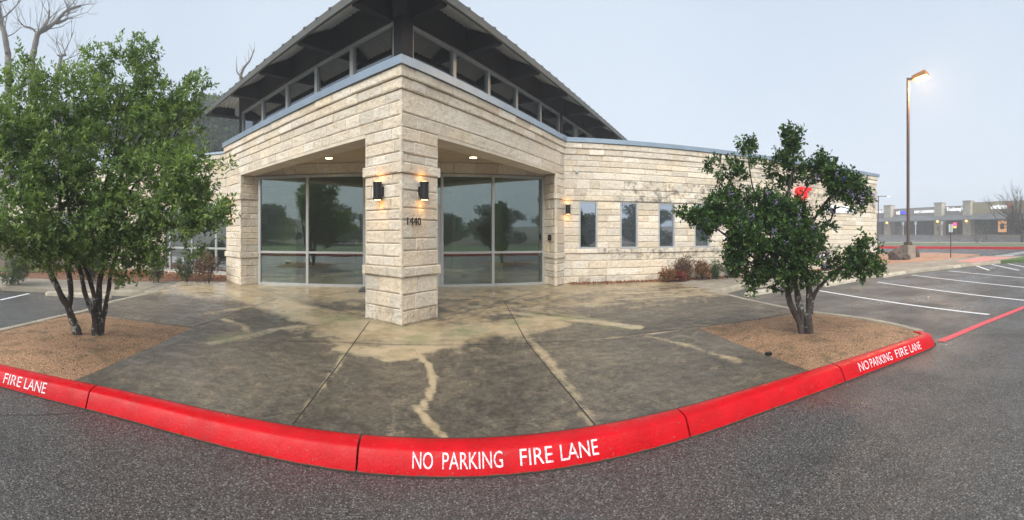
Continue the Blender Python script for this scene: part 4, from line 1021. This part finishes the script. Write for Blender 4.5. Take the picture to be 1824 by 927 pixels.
for i, (pts, r0, r1) in enumerate((
    ([(1432, 606), (1424, 575), (1412, 550), (1404, 525), (1396, 490), (1370, 440), (1330, 380), (1300, 320)], .07, .016),
    ([(1442, 604), (1440, 570), (1442, 535), (1438, 505), (1425, 450), (1405, 380), (1410, 300), (1414, 245)], .078, .012),
    ([(1443, 560), (1450, 525), (1465, 505), (1485, 485), (1520, 470), (1550, 465)], .04, .014),
    ([(1428, 585), (1430, 555), (1424, 530), (1418, 500), (1430, 430), (1470, 360), (1510, 335)], .045, .012),
    ([(1424, 560), (1418, 535), (1416, 505), (1400, 460)], .028, .014), ([(1405, 400), (1370, 375), (1345, 345), (1335, 300), (1332, 262)], .02, .007),
    ([(1396, 480), (1360, 470), (1330, 450), (1280, 410), (1225, 385)], .028, .007), ([(1440, 430), (1475, 400), (1490, 370), (1520, 375)], .02, .006), ([(1405, 380), (1440, 330), (1460, 285)], .018, .006))):
    stem(bm, pts, 5.9, r0*.76, r1, i*5.3+40)
obj('trunk', bm, M['bark'], TR, True)
rs = np.random.RandomState(8); c, d, s, t = [], [], [], []
for px, py in ((1250, 404), (1284, 408), (1258, 392), (1340, 388), (1330, 384), (1368, 345), (1318, 405), (1425, 385), (1420, 402), (1378, 414), (1448, 407), (1402, 432), (1328, 428), (1455, 315), (1490, 308), (1512, 340), (1525, 362), (1535, 350), (1520, 350), (1482, 370), (1540, 362), (1545, 340), (1462, 455), (1456, 458), (1475, 452), (1470, 475), (1410, 345), (1380, 360), (1300, 345), (1555, 352)):
    q = P3(px, py, 5.35+rs.uniform(-.05, .15)); ax = rs.normal(size=3)
    for j in range(16):
        v = rs.normal(size=3)*np.array([.020, .020, .030]); c.append(np.array(q)+v); d.append(rs.normal(size=3)); s.append(.022); k = rs.uniform(.7, 1.2); t.append(np.array([.30, .22, .50])*k)
leaves_mesh('blossom', c, d, s, t, M['leafA'], TR, .8, 3)

# shrubs by the walls
def shrub(name, label, c, r, h, cols, seed, n=260, leaf=.05, group=None, y=.15):
    o = thing(name, label, 'shrub', (c[0], c[1], .15), group)
    lobs = [((c[0]+R.uniform(-.3, .3)*r, c[1]+R.uniform(-.2, .2)*r, .15+h*R.uniform(.4, .65)), (r*R.uniform(.6, .9), r*.7, h*R.uniform(.35, .5)), 1) for _ in range(4)]
    a, b, s, t = crown(lobs, n*1.7, leaf, 9, seed, *cols, young=.1, gap=-.05, twig=.12)
    leaves_mesh('foliage', a, b, s, t, M['leafA'], o, .4, seed)
    bm = B()
    for k in range(7):
        e = R.uniform(0, 2*pi); tube(bm, [(c[0], c[1], .14), (c[0]+cos(e)*r*.3, c[1]+sin(e)*r*.25, .15+h*.4), (c[0]+cos(e)*r*.6, c[1]+sin(e)*r*.5, .15+h*.75)], [.012, .009, .005], 5)
    obj('stems', bm, M['bark'], o); return o
green = ((.03, .06, .02), (.12, .16, .06)); red = ((.14, .02, .02), (.38, .10, .06)); pinkg = ((.07, .06, .03), (.30, .15, .11)); orange = ((.10, .07, .03), (.40, .17, .08))
def wp(px, o): s = spx(px); return wing_pt(WR, uW, s, o, nW)
for i, (px, o_, r, h, cols, lab) in enumerate((
    (1178, .42, .30, .42, orange, 'low orange-red nandina shrub, leftmost below the row of narrow windows'),
    (1199, .50, .22, .30, red, 'small crimson nandina shrub in front of the taller pinkish one'),
    (1212, .30, .34, .72, pinkg, 'tallest pinkish-green nandina shrub against the limestone wall'),
    (1241, .36, .30, .62, orange, 'orange-tipped nandina shrub between the pink and the green ones'),
    (1266, .38, .26, .58, green, 'green nandina shrub right of the orange-tipped one by the wall'),
    (1300, .36, .38, .85, green, 'green shrub against the limestone wall, half hidden by the flowering tree'))):
    shrub('nandina_shrub', lab, wp(px, o_), r, h, cols, 20+i, group='shrubs under the narrow windows')
for i, (px, d_, r, h, cols, lab) in enumerate((
    (333, 12.6, .36, .95, green, 'dark green shrub before the left glazing, nearer the dense tree'),
    (372, 12.3, .42, 1.05, pinkg, 'loose green and bronze shrub before the left glazing, nearest the stone pier'),
    (282, 12.4, .30, .9, green, 'thin green shrub at the left end of the glazed wall'),
    (165, 12.3, .55, 1.3, ((.012, .035, .012), (.05, .10, .03)), 'dark rounded shrub behind the multi-stemmed tree, in the leaf bed'),
    (20, 12.0, .6, .9, green, 'sprawling grey-green shrub at the far left by the beige garden wall'))):
    a = az(px); shrub('garden_shrub', lab, (d_*sin(a), d_*cos(a)), r, h, cols, 40+i, n=200, group='shrubs in the left leaf bed')

# wall, trees on the far left
bm = B(); box(bm, (-15.4, 10.2, .95), (9.5, .25, 1.9), radians(28)); box(bm, (-15.4, 10.2, 1.93), (9.6, .35, .08), radians(28))
tag(obj('garden_wall', bm, M['wallbeige']), 'low beige stucco garden wall beyond the left leaf bed', 'wall')
bm = B(); prism(bm, [(-19, 6.6), (-12.0, 9.2), (-10.5, 11.4), (-19, 8.4)], .15, .23); struct('left_lawn', bm, M['grass'])
def far_tree(name, label, c, h, r, seed, dark=(.018, .04, .016), lite=(.06, .10, .04), leaf=.19, n=9, group=None, zlo=.42):
    o = thing(name, label, 'tree', c, group); rr = random.Random(seed); lobs = []
    for k in range(n):
        a = rr.uniform(0, 2*pi); q = rr.uniform(0, .6)*r; lobs.append(((c[0]+cos(a)*q, c[1]+sin(a)*q, c[2]+h*rr.uniform(zlo, .86)), (r*rr.uniform(.35, .6), r*rr.uniform(.35, .6), h*rr.uniform(.12, .2)), 1))
    a, b, s, t = crown(lobs, 42, leaf, 9, seed, dark, lite, .1, 0, .5, .6)
    leaves_mesh('crown', a, b, s, t, M['leafA'], o, .6, seed)
    bm = B(); rt = h*.022
    tube(bm, [c, (c[0]+.2, c[1], c[2]+h*.3), (c[0]-.1, c[1]+.2, c[2]+h*.6), (c[0], c[1], c[2]+h*.85)], [rt, rt*.8, rt*.5, rt*.15], 8, .3, seed)
    for k in range(6):
        e = rr.uniform(0, 2*pi); z = h*rr.uniform(.25, .5); tube(bm, [(c[0], c[1], c[2]+z), (c[0]+cos(e)*r*.35, c[1]+sin(e)*r*.35, c[2]+z+h*.18), (c[0]+cos(e)*r*.6, c[1]+sin(e)*r*.6, c[2]+z+h*.3)], [rt*.5, rt*.3, rt*.1], 6)
    obj('trunk', bm, M['bark'], o, True); return o
def FT(px, d, toppy, r, seed, lab):
    a = az(px); c = (d*sin(a), d*cos(a), 0); zb = terr(c[0], c[1])-.1; c = (c[0], c[1], zb); top = EYE+(416.4-toppy)/750*d
    return far_tree('oak_tree', lab, c, (top-zb)/.98, r, seed, leaf=.34, n=14, group='woodland trees in the fog')
for i, (px, d, ty, r, lab) in enumerate((
    (352, 54, 200, 5.5, 'rounded foggy oak beside the right edge of the near tree crown'), (386, 50, 226, 4.5, 'lower foggy oak between the near tree and the eave tip'), (424, 52, 236, 4.5, 'foggy tree seen under the eave beside the steel post'),
    (372, 78, 178, 7, 'foggy oak filling the gap between the near tree and the eave'),
    (330, 86, 186, 8, 'foggy oak just right of the near tree crown, behind its edge'),
    (418, 70, 214, 6, 'foggy low tree under the left end of the dark eave'),
    (395, 58, 238, 5, 'grey-green tree directly above the left wing coping'),
    (250, 80, 200, 8, 'foggy oak behind the middle of the near tree crown'),
    (150, 76, 190, 8, 'foggy oak behind the bare grey trees'), (60, 72, 200, 8, 'foggy oak behind the far left of the near tree'))):
    FT(px, d, ty, r, 60+i, lab)
# trees behind the viewer, mirrored in the glass
for i, (x_, y_, h, r) in enumerate(((-28, -34, 8, 5), (-18, -32, 5.2, 5), (-2, -40, 5, 5), (6, -32, 3.8, 3.5), (15, -40, 6, 4.5), (28, -42, 8, 6), (-10, -40, 6, 5))):
    far_tree('roadside_tree', ('wide broadleaf tree across the lane, leftmost of the row mirrored in the glass', 'second tree from the left of the row mirrored in the glass', 'middle tree of the row mirrored in the glass, low and wide',
        'smallest tree of the row mirrored in the glass', 'tall tree right of the smallest one in the mirrored row', 'tallest tree at the right end of the row mirrored in the glass', 'tree of medium height left of the middle one in the mirrored row')[i], (x_, y_, .1), h, r, 90+i, n=20, leaf=.22, zlo=.12, group='trees mirrored in the glass')

# bare trees
def twigs(bm, p, d, L, r, depth, rr):
    if depth == 0 or L < .12: return
    n_ = 4; pts = [Vector(p)]; dd = Vector(d).normalized()
    for k in range(n_):
        dd = (dd+Vector((rr.uniform(-1, 1), rr.uniform(-1, 1), rr.uniform(-.6, .9)))*.18).normalized(); pts.append(pts[-1]+dd*L/n_)
    tube(bm, pts, [r*(1-.55*k/n_) for k in range(n_+1)], 5 if r < .03 else 7)
    for k in range(rr.choice((2, 3, 3))):
        i = rr.randint(1, n_); sd = (dd+Vector((rr.uniform(-1, 1), rr.uniform(-1, 1), rr.uniform(-.3, 1)))*.8).normalized()
        twigs(bm, pts[i], sd, L*rr.uniform(.5, .75), r*.5, depth-1, rr)
def bare(name, lab, base_px, d, limbs, seed, m=None, tw=3, tl=1.3, trunk_r=.2, group='bare trees in the fog', cat='tree'):
    a = az(base_px); zb = terr(d*sin(a), d*cos(a)); o = thing(name, lab, cat, (d*sin(a), d*cos(a), zb), group); rr = random.Random(seed)
    bm = B(); bt = B()
    ks = d/20; limbs = [(q, e*ks, f*ks) for q, e, f in limbs]; trunk_r *= ks; tl *= ks
    first = limbs[0][0][0]; p0 = P3(first[0], first[1], d)
    tube(bm, spline([(d*sin(a), d*cos(a), zb-.1), ((d*sin(a)+p0.x)/2+.1, (d*cos(a)+p0.y)/2, (zb+p0.z)/2), p0], 5), [trunk_r*1.3]*4+[trunk_r]*7, 10, .2, seed)
    for pts, r0, r1 in limbs:
        P_ = spline([P3(x_, y_, d+rr.uniform(-.3, .3)) for x_, y_ in pts], 5); n_ = len(P_)
        tube(bm, P_, [r0+(r1-r0)*i/(n_-1) for i in range(n_)], 9, .3, seed)
        for i in range(2, n_, 2):
            if i > n_*.25:
                dd = (P_[min(i+1, n_-1)]-P_[i-1]).normalized()
                sd = (dd*.5+Vector((rr.uniform(-1, 1), rr.uniform(-1, 1), rr.uniform(0, 1.3)))).normalized()
                twigs(bt, P_[i], sd, tl*rr.uniform(.5, 1.1), max(r1*.5, .014), tw, rr)
    obj('trunk', bm, m or M['palebark'], o, True); obj('twigs', bt, m or M['palebark'], o); return o
bare('bare_tree', 'leafless grey tree with a thick forked limb reaching right above the near crown', 55, 34, [
    ([(56, 110), (62, 85), (68, 60), (82, 52), (100, 38), (118, 20), (144, 10)], .17, .05), ([(66, 62), (78, 48), (86, 34), (88, 18)], .10, .04), ([(66, 60), (56, 50), (42, 46), (32, 34)], .05, .02),
    ([(100, 42), (112, 38), (121, 33)], .06, .04), ([(119, 20), (120, 8)], .04, .03)], 3, trunk_r=.19)
bare('bare_tree', 'leafless grey tree leaning at the left edge of the picture', 12, 32, [([(14, 95), (8, 62), (1, 35), (-3, 0), (2, -30)], .15, .08), ([(10, 66), (24, 60), (38, 48)], .03, .015), ([(0, 3), (8, 1), (13, 0)], .04, .02)], 4, trunk_r=.17)
bare('bare_tree', 'broken-topped leafless tree low behind the near crown', 100, 36, [([(100, 138), (106, 115), (110, 100), (118, 98)], .12, .05), ([(102, 135), (118, 128), (132, 120), (150, 85)], .07, .02), ([(110, 102), (102, 98)], .05, .03)], 5, trunk_r=.13)
bare('bare_tree', 'dead forked tree top rising behind the left slope of the dark roof', 431, 30, [([(431, 150), (429, 135), (435, 120), (445, 108), (453, 88)], .09, .025), ([(430, 136), (423, 130), (421, 122)], .05, .02)], 6, tw=1, tl=.6, trunk_r=.1)

# ------------------------------------------------------------------ parking furniture
def wheel_stop(lab, a, b, group):
    A, Bq = Vector((*a, 0)), Vector((*b, 0)); c = (A+Bq)/2; d = (Bq-A).normalized(); n = Vector((-d.y, d.x, 0)); bm = B()
    prof = [(-.075, 0), (-.07, .07), (-.045, .115), (.045, .115), (.07, .07), (.075, 0)]; rings = []
    for t, k in ((0, .6), (.03, .9), (.1, 1), (.9, 1), (.97, .9), (1, .6)):
        p = A+(Bq-A)*t; rings.append([bm.verts.new(p+n*o*(1 if k == 1 else k*1.05)+Vector((0, 0, z*k+.002))) for o, z in prof])
    for x_, y_ in zip(rings, rings[1:]):
        for k in range(5): bm.faces.new((x_[k], y_[k], y_[k+1], x_[k+1]))
        bm.faces.new((x_[5], y_[5], y_[0], x_[0]))
    bm.faces.new(rings[0]); bm.faces.new(rings[-1][::-1])
    return tag(obj('wheel_stop', bm, M['stop'], None, False, tuple(c)), lab, 'wheel stop', group)
gs = 'concrete wheel stops at the parking bays'
wheel_stop('concrete wheel stop behind the stems of the large left tree', G(82, 526.5, 0), G(199, 532.5, 0), gs)
wheel_stop('concrete wheel stop cut off by the left edge of the picture', G(-70, 519, 0), G(2, 519.5, 0), gs)
for a, b, l in (((1328, 529), (1376, 521), 'short-looking concrete wheel stop nearest the entrance, left of the flowering tree stems'),
                ((1467, 512), (1532, 500), 'concrete wheel stop partly under the right side of the flowering tree'),
                ((1572, 495), (1619, 487), 'concrete wheel stop just right of the flowering tree, third along the bays'),
                ((1637, 484.5), (1683, 479), 'concrete wheel stop in the bay before the pink ramp, fourth along the bays'),
                ((1697, 478.5), (1732, 473.5), 'far concrete wheel stop beside the hatched bay'),
                ((1782, 468.5), (1806, 465), 'isolated concrete wheel stop in front of the small lawn at the right')):
    wheel_stop(l, G(*a, 0), G(*b, 0), gs)
# pole lamp
bx_ = G(1617.5, 461)
LP = thing('street_lamp', 'tall brown car park lamp, lit orange, on a square concrete base', 'street lamp', (*bx_, .15))
ang = radians(-25)
bm = B(); box(bm, (bx_[0], bx_[1], .15+.38), (.62, .62, .80), ang); bmesh.ops.bevel(bm, geom=bm.edges[:], offset=.02, segments=2); obj('concrete_base', bm, M['conc'], LP)
zt_ = EYE+(416.4-139)/750*hypot(*bx_)
bm = B(); box(bm, (bx_[0], bx_[1], (zt_+.93)/2), (.13, .13, zt_-.93), ang); box(bm, (bx_[0], bx_[1], 1.02), (.36, .36, .17), ang); obj('pole', bm, M['pole'], LP)
a = az(1617); rt = Vector((cos(a), -sin(a), 0)); fw = Vector((sin(a), cos(a), 0)); top = Vector((bx_[0], bx_[1], zt_))
hd = (rt*.86-fw*.5).normalized(); sd = Vector((-hd.y, hd.x, 0)); hb = top+hd*.30+Vector((0, 0, -.10))
bm = B(); bar(bm, top+Vector((0, 0, -.12)), top+hd*.35+Vector((0, 0, -.08)), .1, .12); obj('arm', bm, M['pole'], LP)
def hp_(f, s, z): return hb+hd*f+sd*s+Vector((0, 0, z+f*.12))
bm = B(); hexa(bm, [hp_(.1, -.2, -.13), hp_(1.0, -.26, -.13), hp_(1.0, .26, -.13), hp_(.1, .2, -.13), hp_(.0, -.15, .12), hp_(.88, -.22, .20), hp_(.88, .22, .20), hp_(.0, .15, .12)]); hd_o = obj('lamp_head', bm, simple('glow_tinted_housing', (.45, .18, .05), .5, .0), LP)  # the lamp's orange glow is put into the housing's base colour
bm = B(); hexa(bm, [hp_(.30, -.2, -.19), hp_(.97, -.23, -.19), hp_(.97, .23, -.19), hp_(.30, .2, -.19), hp_(.25, -.21, -.132), hp_(.99, -.25, -.132), hp_(.99, .25, -.132), hp_(.25, .21, -.132)]); obj('lens', bm, M['lampface'], hd_o)
l = bpy.data.lights.new('sodium_lamp', 'POINT'); l.energy = 1000; l.color = (1, .6, .25); l.shadow_soft_size = .2; lo = bpy.data.objects.new('sodium_lamp', l); COL.objects.link(lo); lo.location = hp_(.85, 0, -.5)
# boulders
def boulder(lab, c, s, seed):
    bm = B(); bmesh.ops.create_icosphere(bm, subdivisions=4, radius=1)
    for v in bm.verts:
        k = 1+.35*noise.noise(v.co*1.3+Vector((seed, 0, 0)))+.14*noise.noise(v.co*4+Vector((seed, 3, 0)))+.05*noise.noise(v.co*11)
        v.co = Vector((v.co.x*s[0]*k+c[0], v.co.y*s[1]*k+c[1], v.co.z*s[2]*k+.15+s[2]*.6))
    tag(obj('boulder', bm, M['boulder'], None, True, (c[0], c[1], .15)), lab, 'boulder', 'boulders round the lamp base')
boulder('largest brown boulder left of the concrete lamp base', G(1598, 463), (.50, .4, .40), 1)
boulder('smaller brown boulder touching the left side of the lamp base', G(1611, 463), (.30, .3, .24), 5)
boulder('small boulder peeping out right of the lamp base', (G(1630, 458.5)), (.22, .3, .34), 9)
# sign post
sp_ = G(1693.5, 459.5); SP = thing('sign_post', 'grey metal post with a small pale parking sign seen almost edge-on', 'sign', (*sp_, .15))
hz = EYE+(416.4-399)/750*hypot(*sp_)
bm = B(); tube(bm, [(*sp_, .1), (*sp_, hz)], .035, 8); obj('post', bm, M['pole'], SP)
bm = B(); a = az(1694); box(bm, (sp_[0], sp_[1], hz-.26), (.40, .03, .48), -a+radians(55)); obj('sign_panel', bm, M['signback'], SP)
# grass tufts / debris in gravel
def debris():
    cs, ds, ss, ts = [], [], [], []; rs = np.random.RandomState(4)
    for poly, n_ in ((LB, 1500), (RB, 1500)):
        P_ = np.array(poly); x0, y0 = P_.min(0); x1, y1 = P_.max(0)
        k = 0
        while k < n_:
            x_, y_ = rs.uniform(x0, x1), rs.uniform(y0, y1)
            if inside(np.array([x_]), np.array([y_]), poly)[0]:
                cs.append((x_, y_, .205)); v = rs.normal(size=3); v[2] = abs(v[2])*.25; ds.append(v); ss.append(rs.uniform(.006, .022)); ts.append(np.array([.07, .045, .025])*rs.uniform(.5, 2)); k += 1
    # leaf litter along the walls
    for k in range(9000):
        if k % 3 == 0: s = rs.uniform(.1, 13); q = wing_pt(WR, uW, s, abs(rs.normal())*.16+.05, nW); z = .18
        else: x_ = rs.uniform(-14, -5.0); q = (x_, 12.9+(x_+5)*.0 - rs.uniform(0, 1)*(1.2+(-5-x_)*.32)); z = .22
        cs.append((q[0], q[1], z+rs.uniform(0, .02))); v = rs.normal(size=3); v[2] *= .3; ds.append(v); ss.append(rs.uniform(.03, .075)); ts.append(np.array([.30, .13, .06])*rs.uniform(.3, 1.5))
    tag(leaves_mesh('leaf_litter', cs, ds, ss, ts, M['leafA'], None, .6, 9, 2.5), kind='stuff')
debris()
def grit():
    cs, ds, ss, ts = [], [], [], []; rs = np.random.RandomState(24)
    for k in range(900):
        x_ = rs.uniform(-6, 8); y_ = rs.uniform(-1.5, 10) if k % 3 else rs.uniform(2.3, 2.8)
        on = y_ > 3.0
        cs.append((x_, y_, .156 if on else .004)); v = rs.normal(size=3); v[2] *= .1; ds.append(v); ss.append(rs.uniform(.006, .022)); ts.append(np.array([.13, .10, .06])*rs.uniform(.2, 2.2))
    tag(leaves_mesh('ground_grit', cs, ds, ss, ts, M['leafA'], None, .6, 19, .4), kind='stuff')
grit()
def weeds():
    cs, ds, ss, ts = [], [], [], []; rs = np.random.RandomState(14)
    for s_ in rs.uniform(path_s(KB, 10), path_s(KB, 1600), 26):
        p, nn = path_at(KB, s_)
        for k in range(rs.randint(2, 9)):
            cs.append((p[0]-nn[0]*.006+rs.normal()*.012, p[1]-nn[1]*.006+rs.normal()*.004, .0)); v = rs.normal(size=3)*.6; v[2] = 1; v[1] -= .4; ds.append(v); ss.append(rs.uniform(.008, .022)); ts.append(np.array([.10, .15, .03])*rs.uniform(.5, 1.4))
    tag(leaves_mesh('kerb_weeds', cs, ds, ss, ts, M['leafA'], None, .4, 10, 1.5), kind='stuff')
weeds()
for q, r_ in ((G(1369, 632), .03), (G(1334, 637.5), .015), (G(334, 589.5), .028)):
    pass
bm = B(); q = G(1369, 632); lathe(bm, (q[0], q[1], .151), [(.03, 0), (.045, .0), (.045, .02), (.03, .028)], 16)
tag(obj('drain_cap', bm, M['black']), 'small round black cap on the concrete by the right gravel bed', 'drain cap')

# ------------------------------------------------------------------ shopping parade in the fog
ZM = 1.33; MO = Vector((68.9, 15.1, ZM)); mu = Vector((-.353, -.9356, 0)); mn = Vector((-.9356, .353, 0))
MALL = thing('shopping_parade', 'long single-storey shop row with stone columns, metal awning and lit signs, in fog', 'building', tuple(MO))
def ms(px):
    a = az(px); wv = (sin(a), cos(a)); return (MO.y*wv[0]-MO.x*wv[1])/(mu.x*wv[1]-mu.y*wv[0])
def mp(s, o, z=0): return MO+mu*s+mn*o+Vector((0, 0, z))
def mz(px, py, o=0):
    p = mp(ms(px), o); return EYE+(416.4-py)/750*hypot(p.x, p.y)-ZM
def mbox(bm, s0, s1, o0, o1, z0, z1):
    q = [mp(s0, o0), mp(s1, o0), mp(s1, o1), mp(s0, o1)]; prism(bm, [(v.x, v.y) for v in q], ZM+z0, ZM+z1)
S0, S1 = -48, 34
bm = B(); mbox(bm, S0, ms(1734), 0, -14, 2.6, mz(1640, 370)); obj('upper_wall', bm, M['mallwall'], MALL)
bm = B(); mbox(bm, ms(1734)+.01, S1, .3, -14, 2.6, mz(1765, 359.5)); obj('tan_upper_wall', bm, M['malltan'], MALL)
bm = B(); mbox(bm, S0, S1, -2.2, -14.2, 0, 3.4); obj('shopfront_glazing', bm, M['mallglass'], MALL)
bm = B()
s = S0
while s < S1: mbox(bm, s, s+.09, -2.1, -2.2, 0, 3.2); s += 1.9
mbox(bm, S0, S1, -2.08, -2.2, .0, .25); obj('shopfront_frame', bm, simple('mall_frames', (.12, .12, .12), .6), MALL)
bm = B(); mbox(bm, S0, S1, 2.6, -2.3, -.3, .02); obj('parade_pavement', bm, M['kerbgrey'], MALL)
zc, zd = mz(1700, 382.5, .35), mz(1700, 391.8, 2.2)
bm = B(); a0, a1 = mp(S0, .35), mp(S1, .35); b0, b1 = mp(S0, 2.2), mp(S1, 2.2)
def Z_(v, z): return Vector((v.x, v.y, ZM+z))
hexa(bm, [Z_(b0, zd-.12), Z_(b1, zd-.12), Z_(a1, zd+.2), Z_(a0, zd+.2), Z_(b0, zd), Z_(b1, zd), Z_(a1, zc), Z_(a0, zc)])
aw = obj('metal_awning', bm, M['mallroof'], MALL)
bm = B(); s = S0
while s < S1:
    bar(bm, Z_(mp(s, 2.2), zd+.02), Z_(mp(s, .35), zc+.02), .05, .05); s += .6
tag(obj('awning_seams', bm, M['mallroof'], aw))
for a, b, t in ((1580, 1592, 367), (1669.5, 1683, 362.5), (1720, 1734, 359)):
    s0, s1 = ms(a), ms(b); bm = B(); mbox(bm, s0, s1, .9, -.3, 0, mz((a+b)/2, t)); mbox(bm, s0-.1, s1+.1, 1.0, -.4, mz((a+b)/2, t), mz((a+b)/2, t-1)); c_o = obj('stone_column', bm, M['mallstone'], MALL)
    bm = B(); p = mp((s0+s1)/2, 1.02, 2.45); box(bm, tuple(p), (.22, .22, .4)); obj('wall_lamp', bm, M['litamber'], c_o)
ma = atan2(mu.y, mu.x)
def msign(word, a, b, py0, py1, m, o=.12, bold=.02):
    s0, s1 = ms(a), ms(b); z0, z1 = mz((a+b)/2, py1, o), mz((a+b)/2, py0, o); p = mp(s0, o, z0)
    return flat_text(word, tuple(p), (mu.x, mu.y), s1-s0, z1-z0, (mn.x, mn.y), .12, 'shop_sign', m, MALL, bold)
msign('DRY CLEANERS', 1630, 1665, 375, 379.5, M['litwhite'], bold=.0)
msign("Trudaway's", 1687, 1717, 369, 378, M['litwhite'], bold=.0)
vs = msign('verizon', 1767, 1796, 364.5, 372.5, M['litwhite'], .42, .03)
bm = B(); s = ms(1797); p0 = mp(s, .5, mz(1797, 367)); bar(bm, p0, p0+mu*.22+Vector((0, 0, -.35)), .12, .1); bar(bm, p0+mu*.22+Vector((0, 0, -.35)), p0+mu*.6+Vector((0, 0, .5)), .12, .1); obj('red_check', bm, M['litred'], vs)
msign('SALON', 1562, 1581, 375, 379.5, M['litwhite'])
s5 = msign('US', 1598, 1604, 377, 382.5, M['litwhite']); bm = B(); mbox(bm, ms(1605), ms(1614), .25, .1, mz(1609, 381), mz(1609, 377)); obj('blue_panel', bm, M['litblue'], s5)
bm = B(); mbox(bm, ms(1686.5), ms(1692), -1.9, -2.05, mz(1689, 403, -2), mz(1689, 397, -2)); obj('open_sign', bm, emit('lit_pink', (1, .05, .25), 1.5), MALL)
bm = B(); mbox(bm, ms(1687), ms(1691.5), -1.9, -2.05, mz(1689, 406.5, -2), mz(1689, 403.6, -2)); obj('yellow_sign', bm, emit('lit_yellow', (1, .75, .05), 1.2), MALL)
bm = B(); mbox(bm, ms(1767), ms(1782), -2.0, -2.12, .5, 2.4); wo = obj('lit_shop_window', bm, M['litwarm'], MALL)
bm = B(); mbox(bm, ms(1771), ms(1778), -1.95, -1.99, 1.0, 1.9); obj('dark_poster', bm, M['mallglass'], wo)
bm = B(); mbox(bm, ms(1768), ms(1794), 1.9, 1.86, mz(1780, 387, 1.9), mz(1780, 382, 1.9))
bm.free()
for px, lab in ((1636, 'thin white sign post before the shop row, left of the pair'), (1658, 'thin white sign post before the shop row, right of the pair'), (1704, 'thin white sign post between the two brighter columns')):
    p = mp(ms(px), 4.2); bm = B(); tube(bm, [(p.x, p.y, 1.2), (p.x, p.y, 3.3)], .07, 6); o = tag(obj('sign_post', bm, simple('white_post', (.6, .6, .6), .5), None, False, (p.x, p.y, 1.2)), lab, 'sign', 'white sign posts before the shops')
    bm = B(); box(bm, (p.x, p.y, 3.4), (.1, .4, .5), 0); obj('sign_panel', bm, M['signback'], o)
# far lamp
a = az(1564.5); d = 62; c = (d*sin(a), d*cos(a), terr(d*sin(a), 0)); zt_ = EYE+(416.4-350)/750*d
FL = thing('street_lamp', 'distant thin twin-arm car park lamp just beyond the end of the stone wall', 'street lamp', c)
bm = B(); tube(bm, [c, (c[0], c[1], zt_)], .09, 8); obj('pole', bm, M['pole'], FL)
bm = B(); bar(bm, (c[0]-.3, c[1]+.6, zt_), (c[0]+.5, c[1]-1.2, zt_), .1, .1); obj('arm', bm, M['pole'], FL)
bm = B(); bar(bm, (c[0]+.5, c[1]-1.2, zt_-.02), (c[0]+.7, c[1]-1.6, zt_-.02), .3, .12); obj('lamp_head', bm, M['litwhite'], FL)
# bare little trees before the shops + dark tree at the right edge
for px, d, ty, lab, sd_ in ((1604, 52, 404, 'small bare sapling on the verge, left of the lamp pole', 11), (1673, 50, 396, 'small bare sapling before the middle stone column', 12), (1742, 50, 398, 'low many-stemmed bare shrub before the lit shop window', 13)):
    a = az(px); x_, y_ = d*sin(a), d*cos(a); zb = terr(x_, y_)+.05; h = EYE+(416.4-ty)/750*d-zb
    o = thing('sapling', lab, 'tree', (x_, y_, zb), 'bare saplings on the verge'); bm = B(); rr = random.Random(sd_)
    if sd_ == 13:
        for k in range(7): twigs(bm, (x_, y_, zb), (rr.uniform(-.5, .5), rr.uniform(-.7, .7), 1), h*.7, .05, 3, rr)
    else:
        tube(bm, [(x_, y_, zb), (x_, y_+.05, zb+h*.45)], [.09, .06], 7)
        for k in range(7): twigs(bm, (x_, y_, zb+h*.42), (rr.uniform(-.6, .6), rr.uniform(-.6, .6), 1), h*.42, .035, 3, rr)
    obj('branches', bm, M['palebark'], o)
a = az(1822); d = 50; x_, y_ = d*sin(a), d*cos(a); o = thing('bare_oak_tree', 'dense dark bare tree cut by the right edge of the picture, before the shops', 'tree', (x_, y_, .3)); bm = B(); rr = random.Random(21)
tube(bm, [(x_, y_, .2), (x_, y_, 2.0)], [.3, .22], 9)
for k in range(30): twigs(bm, (x_, y_, 1.2+rr.uniform(0, 1)), (rr.uniform(-.9, .9), rr.uniform(-1, 1), rr.uniform(.15, 1.2)), 2.9, .10, 5, rr)
obj('branches', bm, M['bark'], o)
a = az(1757); d = 58; x_, y_ = d*sin(a), d*cos(a); bm = B(); o = far_tree('small_tree', 'small thin green tree in front of the tan-walled shop', (x_, y_, .8), 3.2, 1.0, 31, (.03, .05, .02), (.07, .1, .05), .14, 4)

# ------------------------------------------------------------------ fog
bm = B(); prism(bm, [(-165, -155), (305, -155), (305, 255), (-165, 255)], -1.2, 42)
hm = bpy.data.materials.new('fog'); hm.use_nodes = True; nt = hm.node_tree; nt.nodes.clear()
oo = nt.nodes.new('ShaderNodeOutputMaterial'); pv = nt.nodes.new('ShaderNodeVolumePrincipled')
pv.inputs['Color'].default_value = (.90, .94, 1.0, 1); pv.inputs['Density'].default_value = .0032; pv.inputs['Anisotropy'].default_value = 0.0
nt.links.new(pv.outputs[0], oo.inputs['Volume'])
tag(obj('haze', bm, hm), kind='stuff')
